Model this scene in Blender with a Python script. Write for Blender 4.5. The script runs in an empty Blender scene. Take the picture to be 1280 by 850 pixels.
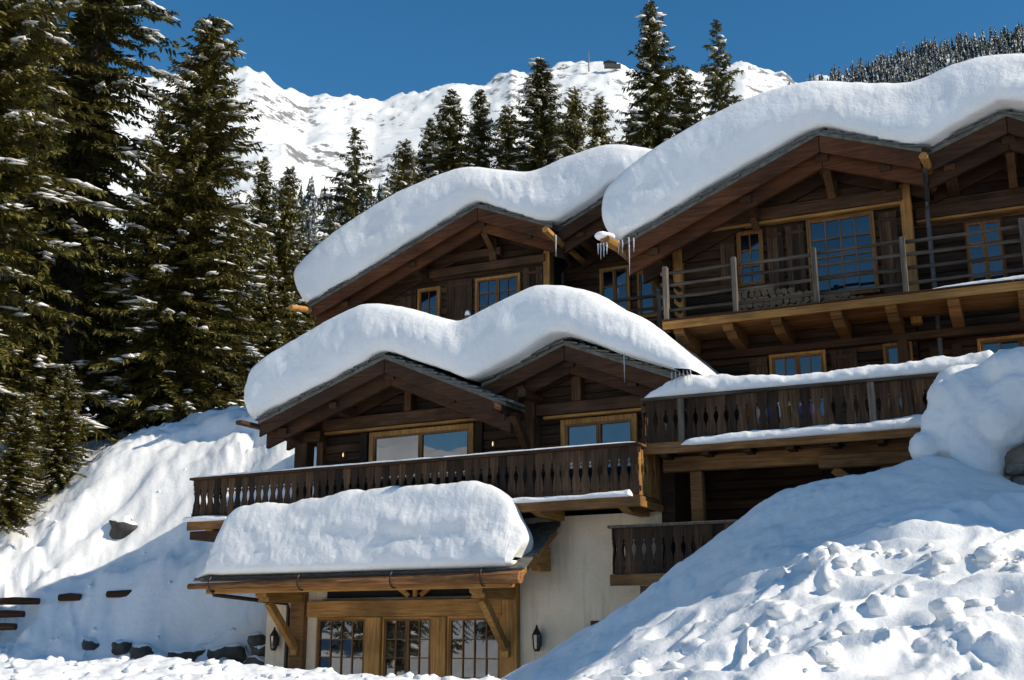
import bpy, bmesh, math, random
import numpy as np
from mathutils import Vector, Matrix, Euler

# ------------------------------------------------------------------ camera, sky, sun, exposure
SC = bpy.context.scene
COL = SC.collection
PITCH = math.atan(370 / 1430.0)
cam_d = bpy.data.cameras.new('camera'); cam = bpy.data.objects.new('camera', cam_d); COL.objects.link(cam)
cam.location = (0, 0, 1.7); cam.rotation_euler = (math.pi / 2 + PITCH, 0, 0)
cam_d.sensor_width = 36; cam_d.lens = 36 * 1430 / 1280.0; cam_d.clip_start = 0.1; cam_d.clip_end = 30000
SC.camera = cam
SUN_AZ, SUN_EL = math.radians(-26.0), math.radians(34)      # azimuth from +X, towards the camera when negative
S = Vector((math.cos(SUN_AZ) * math.cos(SUN_EL), math.sin(SUN_AZ) * math.cos(SUN_EL), math.sin(SUN_EL)))
W = bpy.data.worlds.new('World'); SC.world = W; W.use_nodes = True
nt = W.node_tree
sky = nt.nodes.new('ShaderNodeTexSky'); sky.sky_type = 'NISHITA'; sky.sun_disc = False
sky.sun_elevation = SUN_EL; sky.sun_rotation = math.pi / 2 - SUN_AZ
sky.altitude = 1500; sky.air_density = 1.0; sky.dust_density = 0.0; sky.ozone_density = 1.6
grade = nt.nodes.new('ShaderNodeHueSaturation'); grade.inputs['Saturation'].default_value = 1.32; grade.inputs['Hue'].default_value = 0.492
nt.links.new(sky.outputs[0], grade.inputs['Color']); nt.links.new(grade.outputs[0], nt.nodes['Background'].inputs[0])
nt.nodes['Background'].inputs[1].default_value = 0.12
sun_d = bpy.data.lights.new('sun', 'SUN'); sun_d.energy = 4.3; sun_d.angle = math.radians(0.53); sun_d.color = (1.0, 0.90, 0.745)
sun = bpy.data.objects.new('sun', sun_d); COL.objects.link(sun); sun.rotation_euler = S.to_track_quat('Z', 'Y').to_euler()
sun.location = (30, -10, 40)
SC.view_settings.view_transform = 'Standard'; SC.view_settings.look = 'None'
SC.view_settings.exposure = 0.18; SC.view_settings.gamma = 1.0
SC.cycles.max_bounces = 6; SC.cycles.diffuse_bounces = 3; SC.cycles.glossy_bounces = 3

# ------------------------------------------------------------------ helpers
rnd = random.Random(7)
def ray(px, py):
    x = (px - 640) / 1430.0; y = -(py - 425) / 1430.0
    c, s = math.cos(PITCH), math.sin(PITCH)
    return (x, c - y * s, s + y * c)
def at(px, py, Y):
    r = ray(px, py); t = Y / r[1]
    return Vector((r[0] * t, Y, 1.7 + r[2] * t))
class Frame:
    def __init__(s, deg):
        s.a = math.radians(deg); s.O = (2.39, 21.6)
        s.ex = (math.cos(s.a), -math.sin(s.a)); s.ey = (math.sin(s.a), math.cos(s.a))
    def w(s, x, d, z=0):
        return Vector((s.O[0] + s.ex[0] * x + s.ey[0] * d, s.O[1] + s.ex[1] * x + s.ey[1] * d, z))
    def loc(s, X, Y):
        dx, dy = X - s.O[0], Y - s.O[1]
        return dx * s.ex[0] + dy * s.ex[1], dx * s.ey[0] + dy * s.ey[1]
FL, FU = Frame(27.5), Frame(24.5)

def tag(o, label=None, cat=None, group=None, kind=None):
    if label: o['label'] = label
    if cat: o['category'] = cat
    if group: o['group'] = group
    if kind: o['kind'] = kind
    return o
def empty(name, loc=(0, 0, 0), rz=0.0, label=None, cat=None, group=None):
    o = bpy.data.objects.new(name, None); COL.objects.link(o); o.location = loc; o.rotation_euler = (0, 0, rz)
    o.empty_display_size = 0.3
    return tag(o, label, cat, group)
def place(name, me, parent=None, loc=None, rot=None, scale=None, kind=None):
    o = bpy.data.objects.new(name, me); COL.objects.link(o)
    if kind: o['kind'] = kind
    if parent: o.parent = parent
    if loc is not None: o.location = loc
    if rot is not None: o.rotation_euler = rot
    if scale is not None: o.scale = scale
    return o
def np_mesh(name, v, f, mat, smooth=True):
    """v (n,3) array; f (m,k) array of quads or triangles"""
    v = np.asarray(v, np.float32); f = np.asarray(f, np.int32)
    me = bpy.data.meshes.new(name); k = f.shape[1]
    me.vertices.add(len(v)); me.vertices.foreach_set('co', v.ravel())
    me.loops.add(f.size); me.loops.foreach_set('vertex_index', f.ravel())
    me.polygons.add(len(f)); me.polygons.foreach_set('loop_start', np.arange(0, f.size, k, dtype=np.int32))
    me.update(calc_edges=True)
    if smooth: me.polygons.foreach_set('use_smooth', np.ones(len(f), bool))
    me.materials.append(mat); me.validate(); me.update()
    return me
class MB:
    def __init__(s): s.v = []; s.f = []
    def add(s, vs, fs):
        n = len(s.v); s.v += [tuple(p) for p in vs]; s.f += [tuple(i + n for i in q) for q in fs]; return s
    def box(s, x0, x1, y0, y1, z0, z1, j=0.0):
        vs = [(x + rnd.uniform(-j, j), y + rnd.uniform(-j, j), z + rnd.uniform(-j, j)) for z in (z0, z1) for x, y in ((x0, y0), (x1, y0), (x1, y1), (x0, y1))]
        return s.add(vs, [(3, 2, 1, 0), (4, 5, 6, 7), (0, 1, 5, 4), (1, 2, 6, 5), (2, 3, 7, 6), (3, 0, 4, 7)])
    def beam(s, p, q, w, h, up=(0, 0, 1)):
        p, q = Vector(p), Vector(q); d = (q - p).normalized(); u = Vector(up)
        a = d.cross(u).normalized(); b = a.cross(d).normalized()
        vs = [c + a * sx * w / 2 + b * sz * h / 2 for c in (p, q) for sx, sz in ((-1, -1), (1, -1), (1, 1), (-1, 1))]
        return s.add(vs, [(0, 1, 2, 3), (7, 6, 5, 4), (1, 0, 4, 5), (2, 1, 5, 6), (3, 2, 6, 7), (0, 3, 7, 4)])
    def prism(s, poly, a0, a1, axis='y'):
        n = len(poly)
        f = (lambda p, a: (p[0], a, p[1])) if axis == 'y' else (lambda p, a: (a, p[0], p[1]))
        vs = [f(p, a0) for p in poly] + [f(p, a1) for p in poly]
        return s.add(vs, [tuple(range(n)), tuple(range(2 * n - 1, n - 1, -1))] + [(i, i + n, (i + 1) % n + n, (i + 1) % n) for i in range(n)])
    def strip(s, prof, ot, ob, y0, y1):
        """sheet following an xz polyline, between vertical offsets ot and ob, one closed solid"""
        n = len(prof)
        vs = [(x, y, z + o) for y in (y0, y1) for o in (ot, ob) for x, z in prof]
        I = lambda k, o, i: (k * 2 + o) * n + i
        fs = []
        for i in range(n - 1):
            for k in (0, 1): fs.append((I(k, 0, i), I(k, 0, i + 1), I(k, 1, i + 1), I(k, 1, i)))
            for o in (0, 1): fs.append((I(0, o, i), I(0, o, i + 1), I(1, o, i + 1), I(1, o, i)))
        for i in (0, n - 1): fs.append((I(0, 0, i), I(0, 1, i), I(1, 1, i), I(1, 0, i)))
        return s.add(vs, fs)
    def tube(s, pts, rs, n=10, jit=0.0):
        pts = [Vector(p) for p in pts]; vs = []; fs = []
        for i, p in enumerate(pts):
            d = (pts[min(i + 1, len(pts) - 1)] - pts[max(i - 1, 0)]).normalized()
            a = d.cross(Vector((0, 0, 1)) if abs(d.z) < .9 else Vector((1, 0, 0))).normalized(); b = a.cross(d)
            r = rs[i] if isinstance(rs, (list, tuple)) else rs
            for k in range(n):
                t = 2 * math.pi * k / n; rr = r * (1 + rnd.uniform(-jit, jit))
                vs.append(p + (a * math.cos(t) + b * math.sin(t)) * rr)
        for i in range(len(pts) - 1):
            for k in range(n): fs.append((i * n + k, i * n + (k + 1) % n, (i + 1) * n + (k + 1) % n, (i + 1) * n + k))
        fs += [tuple(range(n - 1, -1, -1)), tuple((len(pts) - 1) * n + k for k in range(n))]
        return s.add(vs, fs)
    def mesh(s, name, mat, smooth=False):
        me = bpy.data.meshes.new(name); me.from_pydata(s.v, [], s.f); me.materials.append(mat)
        bm = bmesh.new(); bm.from_mesh(me); bmesh.ops.recalc_face_normals(bm, faces=bm.faces); bm.to_mesh(me); bm.free()
        if smooth: me.polygons.foreach_set('use_smooth', [True] * len(me.polygons))
        me.update(); return me
    def build(s, name, mat, parent=None, smooth=False, bevel=0.0):
        o = place(name, s.mesh(name, mat, smooth), parent)
        if bevel:
            m = o.modifiers.new('bevel', 'BEVEL'); m.width = bevel; m.segments = 1; m.limit_method = 'ANGLE'
        return o

def _hash(ix, iy, iz, seed):
    h = (ix.astype(np.int64) * 374761393 + iy.astype(np.int64) * 668265263 + iz.astype(np.int64) * 2147483647 + seed * 1274126177) & 0xffffffff
    h = ((h ^ (h >> 13)) * 1274126177) & 0xffffffff
    h = ((h ^ (h >> 16)) * 2246822519) & 0xffffffff
    return ((h ^ (h >> 15)) & 0xffffff) / float(0xffffff) * 2 - 1
def noise(x, y, z=None, seed=0):
    x = np.asarray(x, float); y = np.asarray(y, float); z = np.zeros_like(x) if z is None else np.asarray(z, float)
    x, y, z = np.broadcast_arrays(x, y, z)
    ix, iy, iz = np.floor(x), np.floor(y), np.floor(z); fx, fy, fz = x - ix, y - iy, z - iz
    q = lambda t: t * t * t * (t * (t * 6 - 15) + 10)
    u, v, w = q(fx), q(fy), q(fz); r = 0
    for a in (0, 1):
        for b in (0, 1):
            for c in ((0, 1) if np.any(fz) else (0,)):
                r = r + _hash(ix + a, iy + b, iz + c, seed) * (u if a else 1 - u) * (v if b else 1 - v) * (w if c else 1 - w)
    return r
def fbm(x, y, z=None, oct=4, seed=0, gain=.5):
    a, s, t = 1.0, 0, 0
    for o in range(oct):
        k = 2.03 ** o
        s = s + a * noise(np.asarray(x) * k, np.asarray(y) * k, None if z is None else np.asarray(z) * k, seed + o * 17); t += a; a *= gain
    return s / t
def sstep(a, b, x): t = np.clip((np.asarray(x, float) - a) / (b - a), 0, 1); return t * t * (3 - 2 * t)

# ------------------------------------------------------------------ materials
def new_mat(name):
    m = bpy.data.materials.new(name); m.use_nodes = True
    return m, m.node_tree, m.node_tree.nodes['Principled BSDF']
def nd(t, typ, **kw):
    n = t.nodes.new(typ)
    for k, v in kw.items(): setattr(n, k, v)
    return n
def ramp(t, stops):
    r = nd(t, 'ShaderNodeValToRGB'); e = r.color_ramp.elements
    while len(e) < len(stops): e.new(.5)
    for el, (p, c) in zip(e, stops): el.position = p; el.color = (*c, 1) if len(c) == 3 else c
    return r
def wood(name, dark, mid, light, axis='x', rough=.75, bump=.5, spread=.55):
    m, t, b = new_mat(name); L = t.links.new
    tc = nd(t, 'ShaderNodeTexCoord'); oi = nd(t, 'ShaderNodeObjectInfo')
    off = nd(t, 'ShaderNodeVectorMath', operation='ADD'); L(tc.outputs['Object'], off.inputs[0])
    mul = nd(t, 'ShaderNodeMath', operation='MULTIPLY'); mul.inputs[1].default_value = 37.0; L(oi.outputs['Random'], mul.inputs[0])
    cmb = nd(t, 'ShaderNodeCombineXYZ'); [L(mul.outputs[0], cmb.inputs[i]) for i in range(3)]; L(cmb.outputs[0], off.inputs[1])
    mp = nd(t, 'ShaderNodeMapping'); sc = {'x': (.9, 16, 16), 'y': (16, .9, 16), 'z': (16, 16, .9)}[axis]
    mp.inputs['Scale'].default_value = sc; L(off.outputs[0], mp.inputs[0])
    n1 = nd(t, 'ShaderNodeTexNoise'); n1.inputs['Scale'].default_value = 1.6; n1.inputs['Detail'].default_value = 7; n1.inputs['Roughness'].default_value = .65; L(mp.outputs[0], n1.inputs['Vector'])
    n2 = nd(t, 'ShaderNodeTexNoise'); n2.inputs['Scale'].default_value = 1.1; n2.inputs['Detail'].default_value = 3; L(off.outputs[0], n2.inputs['Vector'])
    rp = ramp(t, [(.28, dark), (.5, mid), (.75, light)]); L(n1.outputs[0], rp.inputs[0])
    # weathering patches and a tone of its own for every board
    a = nd(t, 'ShaderNodeMapRange'); a.inputs[1].default_value = .3; a.inputs[2].default_value = .7; a.inputs[3].default_value = .6; a.inputs[4].default_value = 1.3; L(n2.outputs[0], a.inputs[0])
    r = nd(t, 'ShaderNodeMapRange'); r.inputs[3].default_value = 1 - spread; r.inputs[4].default_value = 1 + spread; L(oi.outputs['Random'], r.inputs[0])
    mm = nd(t, 'ShaderNodeMath', operation='MULTIPLY'); L(a.outputs[0], mm.inputs[0]); L(r.outputs[0], mm.inputs[1])
    vm = nd(t, 'ShaderNodeVectorMath', operation='SCALE'); L(rp.outputs[0], vm.inputs[0]); L(mm.outputs[0], vm.inputs[3])
    L(vm.outputs[0], b.inputs['Base Color']); b.inputs['Roughness'].default_value = rough
    b.inputs['Specular IOR Level'].default_value = .25
    bp = nd(t, 'ShaderNodeBump'); bp.inputs['Strength'].default_value = bump; bp.inputs['Distance'].default_value = .02; L(n1.outputs[0], bp.inputs['Height']); L(bp.outputs[0], b.inputs['Normal'])
    return m
def plain(name, col, rough=.6, metal=0.0, ns=4.0, var=.35, bump=.3, dist=.02):
    m, t, b = new_mat(name); L = t.links.new
    tc = nd(t, 'ShaderNodeTexCoord'); n = nd(t, 'ShaderNodeTexNoise'); n.inputs['Scale'].default_value = ns; n.inputs['Detail'].default_value = 6; n.inputs['Roughness'].default_value = .6
    L(tc.outputs['Object'], n.inputs['Vector'])
    rp = ramp(t, [(.3, tuple(c * (1 - var) for c in col)), (.7, tuple(min(1, c * (1 + var)) for c in col))]); L(n.outputs[0], rp.inputs[0])
    L(rp.outputs[0], b.inputs['Base Color']); b.inputs['Roughness'].default_value = rough; b.inputs['Metallic'].default_value = metal
    if bump:
        bp = nd(t, 'ShaderNodeBump'); bp.inputs['Strength'].default_value = bump; bp.inputs['Distance'].default_value = dist; L(n.outputs[0], bp.inputs['Height']); L(bp.outputs[0], b.inputs['Normal'])
    return m
def snow_mat(name, fine=9.0, strength=.35, dist=.05, coord='Object', gran=60.0):
    m, t, b = new_mat(name); L = t.links.new
    tc = nd(t, 'ShaderNodeTexCoord')
    n1 = nd(t, 'ShaderNodeTexNoise'); n1.inputs['Scale'].default_value = fine; n1.inputs['Detail'].default_value = 7; n1.inputs['Roughness'].default_value = .58; L(tc.outputs[coord], n1.inputs['Vector'])
    n2 = nd(t, 'ShaderNodeTexNoise'); n2.inputs['Scale'].default_value = gran; n2.inputs['Detail'].default_value = 2; L(tc.outputs[coord], n2.inputs['Vector'])
    n3 = nd(t, 'ShaderNodeTexNoise'); n3.inputs['Scale'].default_value = .8; n3.inputs['Detail'].default_value = 4; L(tc.outputs[coord], n3.inputs['Vector'])
    rp = ramp(t, [(.35, (.83, .83, .815)), (.65, (.90, .893, .875))]); L(n3.outputs[0], rp.inputs[0]); L(rp.outputs[0], b.inputs['Base Color'])
    ad = nd(t, 'ShaderNodeMath', operation='MULTIPLY_ADD'); ad.inputs[1].default_value = .12; L(n2.outputs[0], ad.inputs[0]); L(n1.outputs[0], ad.inputs[2])
    bp = nd(t, 'ShaderNodeBump'); bp.inputs['Strength'].default_value = strength; bp.inputs['Distance'].default_value = dist; L(ad.outputs[0], bp.inputs['Height']); L(bp.outputs[0], b.inputs['Normal'])
    b.inputs['Roughness'].default_value = .7; b.inputs['Specular IOR Level'].default_value = .25
    return m
M = {}
M['plank'] = wood('weathered_plank', (0.0151, 0.0084, 0.0044), (0.0479, 0.0240, 0.0122), (0.1071, 0.0576, 0.0287), 'x', spread=.6)
M['plankz'] = wood('weathered_board', (0.0166, 0.0093, 0.0048), (0.0553, 0.0290, 0.0145), (0.1314, 0.0738, 0.0376), 'z', spread=.65)
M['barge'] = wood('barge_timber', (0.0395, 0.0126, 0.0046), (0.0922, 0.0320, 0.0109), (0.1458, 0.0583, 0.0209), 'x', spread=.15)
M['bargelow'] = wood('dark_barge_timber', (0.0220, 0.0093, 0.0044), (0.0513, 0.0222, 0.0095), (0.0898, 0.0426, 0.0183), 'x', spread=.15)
M['beamy'] = wood('purlin_timber', (0.0258, 0.0123, 0.0062), (0.0647, 0.0302, 0.0134), (0.1176, 0.0582, 0.0268), 'y', spread=.3)
M['beamz'] = wood('post_timber', (0.0294, 0.0134, 0.0062), (0.0882, 0.0414, 0.0165), (0.1646, 0.0840, 0.0330), 'z', spread=.3)
M['beamx'] = wood('tie_timber', (0.0258, 0.0134, 0.0072), (0.0706, 0.0347, 0.0165), (0.1294, 0.0672, 0.0309), 'x', spread=.3)
M['honeyx'] = wood('honey_timber', (0.1890, 0.0840, 0.0199), (0.3780, 0.1860, 0.0497), (0.5292, 0.3000, 0.0938), 'x', spread=.18, rough=.6)
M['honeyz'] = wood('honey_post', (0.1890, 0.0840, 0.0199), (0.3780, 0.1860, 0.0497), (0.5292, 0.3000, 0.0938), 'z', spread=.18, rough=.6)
M['honeyy'] = wood('honey_bracket', (0.1890, 0.0840, 0.0199), (0.3780, 0.1860, 0.0497), (0.5292, 0.3000, 0.0938), 'y', spread=.18, rough=.6)
M['sash'] = wood('window_sash', (0.1040, 0.0440, 0.0121), (0.1964, 0.0880, 0.0243), (0.2772, 0.1430, 0.0455), 'z', spread=.15, rough=.55)
M['bark'] = wood('bark_log', (.05, .022, .010), (.20, .085, .028), (.45, .21, .08), 'x', spread=.2, bump=.9)
M['deck'] = wood('deck_timber', (0.0779, 0.0382, 0.0141), (0.1947, 0.0956, 0.0328), (0.3376, 0.1785, 0.0645), 'x', spread=.3)
M['grey'] = wood('silvered_rail', (0.0308, 0.0248, 0.0190), (0.0836, 0.0664, 0.0507), (0.1760, 0.1440, 0.1126), 'x', spread=.25)
M['greyz'] = wood('silvered_post', (0.0513, 0.0408, 0.0316), (0.1436, 0.1140, 0.0855), (0.2873, 0.2375, 0.1881), 'z', spread=.25)
M['slate'] = plain('slate_tile', (.12, .12, .105), .7, ns=7, var=.5, bump=.5)
M['iron'] = plain('dark_iron', (.03, .027, .025), .5, .6, ns=20, var=.3)
M['zinc'] = plain('zinc_pipe', (.09, .09, .092), .55, .4, ns=10, var=.3)
M['lantern'] = plain('aged_copper', (.045, .028, .02), .5, .5, ns=25, var=.4)
M['rock'] = plain('dark_boulder', (.052, .050, .047), .85, ns=3, var=.55, bump=.9, dist=.08)
def snow_rock():
    m = plain('dark_boulder_with_snow', (.060, .055, .050), .85, ns=3, var=.55, bump=.9, dist=.08); t = m.node_tree; L = t.links.new; b = t.nodes['Principled BSDF']
    ge = nd(t, 'ShaderNodeNewGeometry'); sx = nd(t, 'ShaderNodeSeparateXYZ'); L(ge.outputs['Normal'], sx.inputs[0])
    n = nd(t, 'ShaderNodeTexNoise'); n.inputs['Scale'].default_value = 2.5; n.inputs['Detail'].default_value = 5; L(ge.outputs['Position'], n.inputs['Vector'])
    ma = nd(t, 'ShaderNodeMath', operation='MULTIPLY_ADD'); ma.inputs[1].default_value = .7; L(n.outputs[0], ma.inputs[0]); L(sx.outputs['Z'], ma.inputs[2])
    rp = ramp(t, [(.98, (0, 0, 0)), (1.0, (1, 1, 1))]); rp.color_ramp.elements[0].position = .93; L(ma.outputs[0], rp.inputs[0])
    mx = nd(t, 'ShaderNodeMix', data_type='RGBA'); L(rp.outputs[0], mx.inputs[0]); L(b.inputs['Base Color'].links[0].from_socket, mx.inputs[6]); mx.inputs[7].default_value = (.86, .86, .85, 1); L(mx.outputs[2], b.inputs['Base Color'])
    return m
M['rock_snow'] = snow_rock()
M['stone'] = plain('wall_stone', (.19, .17, .14), .85, ns=4, var=.5, bump=.9, dist=.06)
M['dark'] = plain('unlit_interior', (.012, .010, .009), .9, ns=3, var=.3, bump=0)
M['snow'] = snow_mat('packed_snow', 7, .4, .07)
M['rsnow'] = snow_mat('roof_snow_surface', 3.6, .38, .11, gran=40)
M['gsnow'] = snow_mat('trampled_snow', 5, .32, .08, gran=30)
M['bark_t'] = wood('spruce_bark', (.012, .009, .007), (.035, .026, .02), (.07, .055, .045), 'z', spread=.2, bump=.8)
M['cut'] = plain('sawn_log_end', (.20, .135, .075), .8, ns=9, var=.4)
def plaster():
    m, t, b = new_mat('lime_plaster'); L = t.links.new
    tc = nd(t, 'ShaderNodeTexCoord'); n = nd(t, 'ShaderNodeTexNoise'); n.inputs['Scale'].default_value = 1.3; n.inputs['Detail'].default_value = 6; L(tc.outputs['Object'], n.inputs['Vector'])
    n2 = nd(t, 'ShaderNodeTexNoise'); n2.inputs['Scale'].default_value = 14; n2.inputs['Detail'].default_value = 5; L(tc.outputs['Object'], n2.inputs['Vector'])
    rp = ramp(t, [(.3, (.66, .53, .37)), (.7, (.82, .70, .52))]); L(n.outputs[0], rp.inputs[0])
    mp = nd(t, 'ShaderNodeMapping'); mp.inputs['Scale'].default_value = (3.2, 3.2, .35); L(tc.outputs['Object'], mp.inputs[0])
    n3 = nd(t, 'ShaderNodeTexNoise'); n3.inputs['Scale'].default_value = 1.0; n3.inputs['Detail'].default_value = 6; n3.inputs['Roughness'].default_value = .65; L(mp.outputs[0], n3.inputs['Vector'])
    r3 = ramp(t, [(.52, (1, 1, 1)), (.74, (.72, .69, .64))]); L(n3.outputs[0], r3.inputs[0])
    mx = nd(t, 'ShaderNodeMix', data_type='RGBA', blend_type='MULTIPLY'); mx.inputs[0].default_value = 1; L(rp.outputs[0], mx.inputs[6]); L(r3.outputs[0], mx.inputs[7]); L(mx.outputs[2], b.inputs['Base Color'])
    bp = nd(t, 'ShaderNodeBump'); bp.inputs['Strength'].default_value = .5; bp.inputs['Distance'].default_value = .03; L(n2.outputs[0], bp.inputs['Height']); L(bp.outputs[0], b.inputs['Normal'])
    b.inputs['Roughness'].default_value = .9
    return m
M['plaster'] = plaster()
def glass(name, col, ior):
    m, t, b = new_mat(name); L = t.links.new
    tc = nd(t, 'ShaderNodeTexCoord'); n = nd(t, 'ShaderNodeTexNoise'); n.inputs['Scale'].default_value = 1.5; n.inputs['Detail'].default_value = 1; L(tc.outputs['Object'], n.inputs['Vector'])
    rp = ramp(t, [(.40, tuple(c * .5 for c in col)), (.68, tuple(c * 3.5 for c in col))]); L(n.outputs[0], rp.inputs[0]); L(rp.outputs[0], b.inputs['Base Color'])
    b.inputs['Roughness'].default_value = .015; b.inputs['IOR'].default_value = ior; b.inputs['Specular IOR Level'].default_value = .5
    bp = nd(t, 'ShaderNodeBump'); bp.inputs['Strength'].default_value = .04; bp.inputs['Distance'].default_value = .02; L(n.outputs[0], bp.inputs['Height']); L(bp.outputs[0], b.inputs['Normal'])
    return m
M['glass'] = glass('window_glass', (.006, .008, .012), 2.2)
M['glasslow'] = glass('large_pane_glass', (.012, .012, .013), 2.5)
def ice():
    m, t, b = new_mat('ice'); b.inputs['Base Color'].default_value = (.85, .9, .95, 1); b.inputs['Roughness'].default_value = .12
    b.inputs['Transmission Weight'].default_value = .6; b.inputs['IOR'].default_value = 1.31
    tc = nd(t, 'ShaderNodeTexCoord'); n = nd(t, 'ShaderNodeTexNoise'); n.inputs['Scale'].default_value = 25; t.links.new(tc.outputs['Object'], n.inputs['Vector'])
    bp = nd(t, 'ShaderNodeBump'); bp.inputs['Strength'].default_value = .5; t.links.new(n.outputs[0], bp.inputs['Height']); t.links.new(bp.outputs[0], b.inputs['Normal'])
    return m
M['ice'] = ice()
def bulb():
    m, t, b = new_mat('lit_bulb'); b.inputs['Base Color'].default_value = (.9, .7, .4, 1)
    b.inputs['Emission Color'].default_value = (1, .62, .28, 1); b.inputs['Emission Strength'].default_value = 1.2
    n = nd(t, 'ShaderNodeTexNoise'); n.inputs['Scale'].default_value = 30
    return m
M['bulb'] = bulb()
def foliage(name, a, b_, c, snowy=0.0, scale=1.0):
    m, t, b = new_mat(name); L = t.links.new
    ge = nd(t, 'ShaderNodeNewGeometry'); oi = nd(t, 'ShaderNodeObjectInfo')
    n = nd(t, 'ShaderNodeTexNoise'); n.inputs['Scale'].default_value = 1.3 * scale; n.inputs['Detail'].default_value = 6; n.inputs['Roughness'].default_value = .7; L(ge.outputs['Position'], n.inputs['Vector'])
    rp = ramp(t, [(.32, a), (.52, b_), (.72, c)]); L(n.outputs[0], rp.inputs[0]); src = rp.outputs[0]
    r = nd(t, 'ShaderNodeMapRange'); r.inputs[3].default_value = .75; r.inputs[4].default_value = 1.25; L(oi.outputs['Random'], r.inputs[0])
    vm = nd(t, 'ShaderNodeVectorMath', operation='SCALE'); L(src, vm.inputs[0]); L(r.outputs[0], vm.inputs[3]); src = vm.outputs[0]
    if snowy:
        n2 = nd(t, 'ShaderNodeTexNoise'); n2.inputs['Scale'].default_value = 2.2 * scale; n2.inputs['Detail'].default_value = 5; n2.inputs['Roughness'].default_value = .75; L(ge.outputs['Position'], n2.inputs['Vector'])
        r2 = ramp(t, [(.60 - snowy * .2, (0, 0, 0)), (.66 - snowy * .2, (1, 1, 1))]); L(n2.outputs[0], r2.inputs[0])
        mx = nd(t, 'ShaderNodeMix', data_type='RGBA'); L(r2.outputs[0], mx.inputs[0]); L(src, mx.inputs[6]); mx.inputs[7].default_value = (.75, .78, .82, 1); src = mx.outputs[2]
    L(src, b.inputs['Base Color']); b.inputs['Roughness'].default_value = .65; b.inputs['Specular IOR Level'].default_value = .2
    return m
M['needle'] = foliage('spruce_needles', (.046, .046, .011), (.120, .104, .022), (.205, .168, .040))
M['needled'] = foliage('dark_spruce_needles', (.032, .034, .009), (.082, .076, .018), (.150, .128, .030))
M['far'] = foliage('far_conifer', (.020, .026, .020), (.045, .050, .038), (.08, .08, .06), snowy=.30, scale=.18)

# ------------------------------------------------------------------ terrain
PTS = []
def cp(px, py, Y): p = at(px, py, Y); PTS.append((p.x, p.y, p.z))
def cw(x, y, z): PTS.append((x, y, z))
def cu(x, d, z, F=FU): p = F.w(x, d); PTS.append((p.x, p.y, z))
for a in [(0, 826, 9), (110, 827, 9), (220, 829, 9.2), (330, 834, 9.5), (440, 842, 9.8), (560, 850, 10.2), (640, 857, 10.8),      # berm crest
          (700, 850, 13.2), (760, 812, 14.0), (830, 772, 13.8), (900, 740, 13.5), (980, 706, 13.3), (1060, 682, 13.0), (1130, 652, 12.7), (1200, 664, 12.2), (1285, 676, 11.6),   # sunlit mound crest
          (1280, 850, 8), (1100, 850, 8.3), (900, 850, 9.4), (780, 850, 10.8), (1200, 760, 10), (1050, 770, 10.4), (940, 800, 10.6), (860, 800, 11.8),
          (720, 836, 17.2), (790, 797, 17.2), (860, 752, 17.2), (950, 694, 17), (1050, 654, 16.8), (1150, 618, 16.6), (1250, 616, 16.2),
          (0, 822, 29.3), (120, 824, 29.1), (240, 828, 28.4), (0, 795, 30.0), (120, 793, 29.8), (240, 797, 29.3), (-120, 815, 29.5),
          (0, 757, 30.8), (60, 747, 30.7), (130, 734, 30.5), (200, 714, 30.3), (260, 696, 30.0), (-80, 765, 30.8), (-200, 780, 30.8),
          (0, 730, 31.5), (60, 720, 31.5), (130, 708, 31.5), (200, 694, 31.3), (265, 682, 31.0), (30, 690, 32.4), (60, 665, 32.6), (110, 612, 33.2), (160, 572, 33.9), (230, 560, 33.6), (275, 548, 33.4), (330, 530, 33.0), (400, 528, 33.5),
          (300, 615, 31.6), (220, 652, 31.8), (150, 672, 32.1), (200, 600, 32.8), (270, 580, 32.3), (360, 565, 31.5),
          (180, 545, 44), (60, 560, 43), (0, 640, 35.5), (-100, 660, 34), (-200, 700, 32)]: cp(*a)
for x, z in [(-2.22, 1.02), (-1.27, 1.38), (-.35, 1.75), (.71, 2.49), (1.3, 2.96), (2.18, 3.55), (2.96, 4.06), (3.7, 4.14), (4.49, 4.33), (5.14, 4.46), (5.8, 4.42), (6.2, 4.2), (6.9, 3.8), (9, 3.9)]:
    cu(x, -.9, z)
for x, z in [(.2, 1.6), (1.5, 2.3), (3, 2.5), (4.6, 2.9)]: cu(x, 2.2, z)
for x in (-9.3, -7, -5, -3.2): cu(x, -.6, .1, FL); cu(x, -2.6, .15, FL); cu(x, 2.5, .3, FL)
cu(-10.8, .6, .9, FL); cu(-11.5, -1.0, .7, FL)
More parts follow.
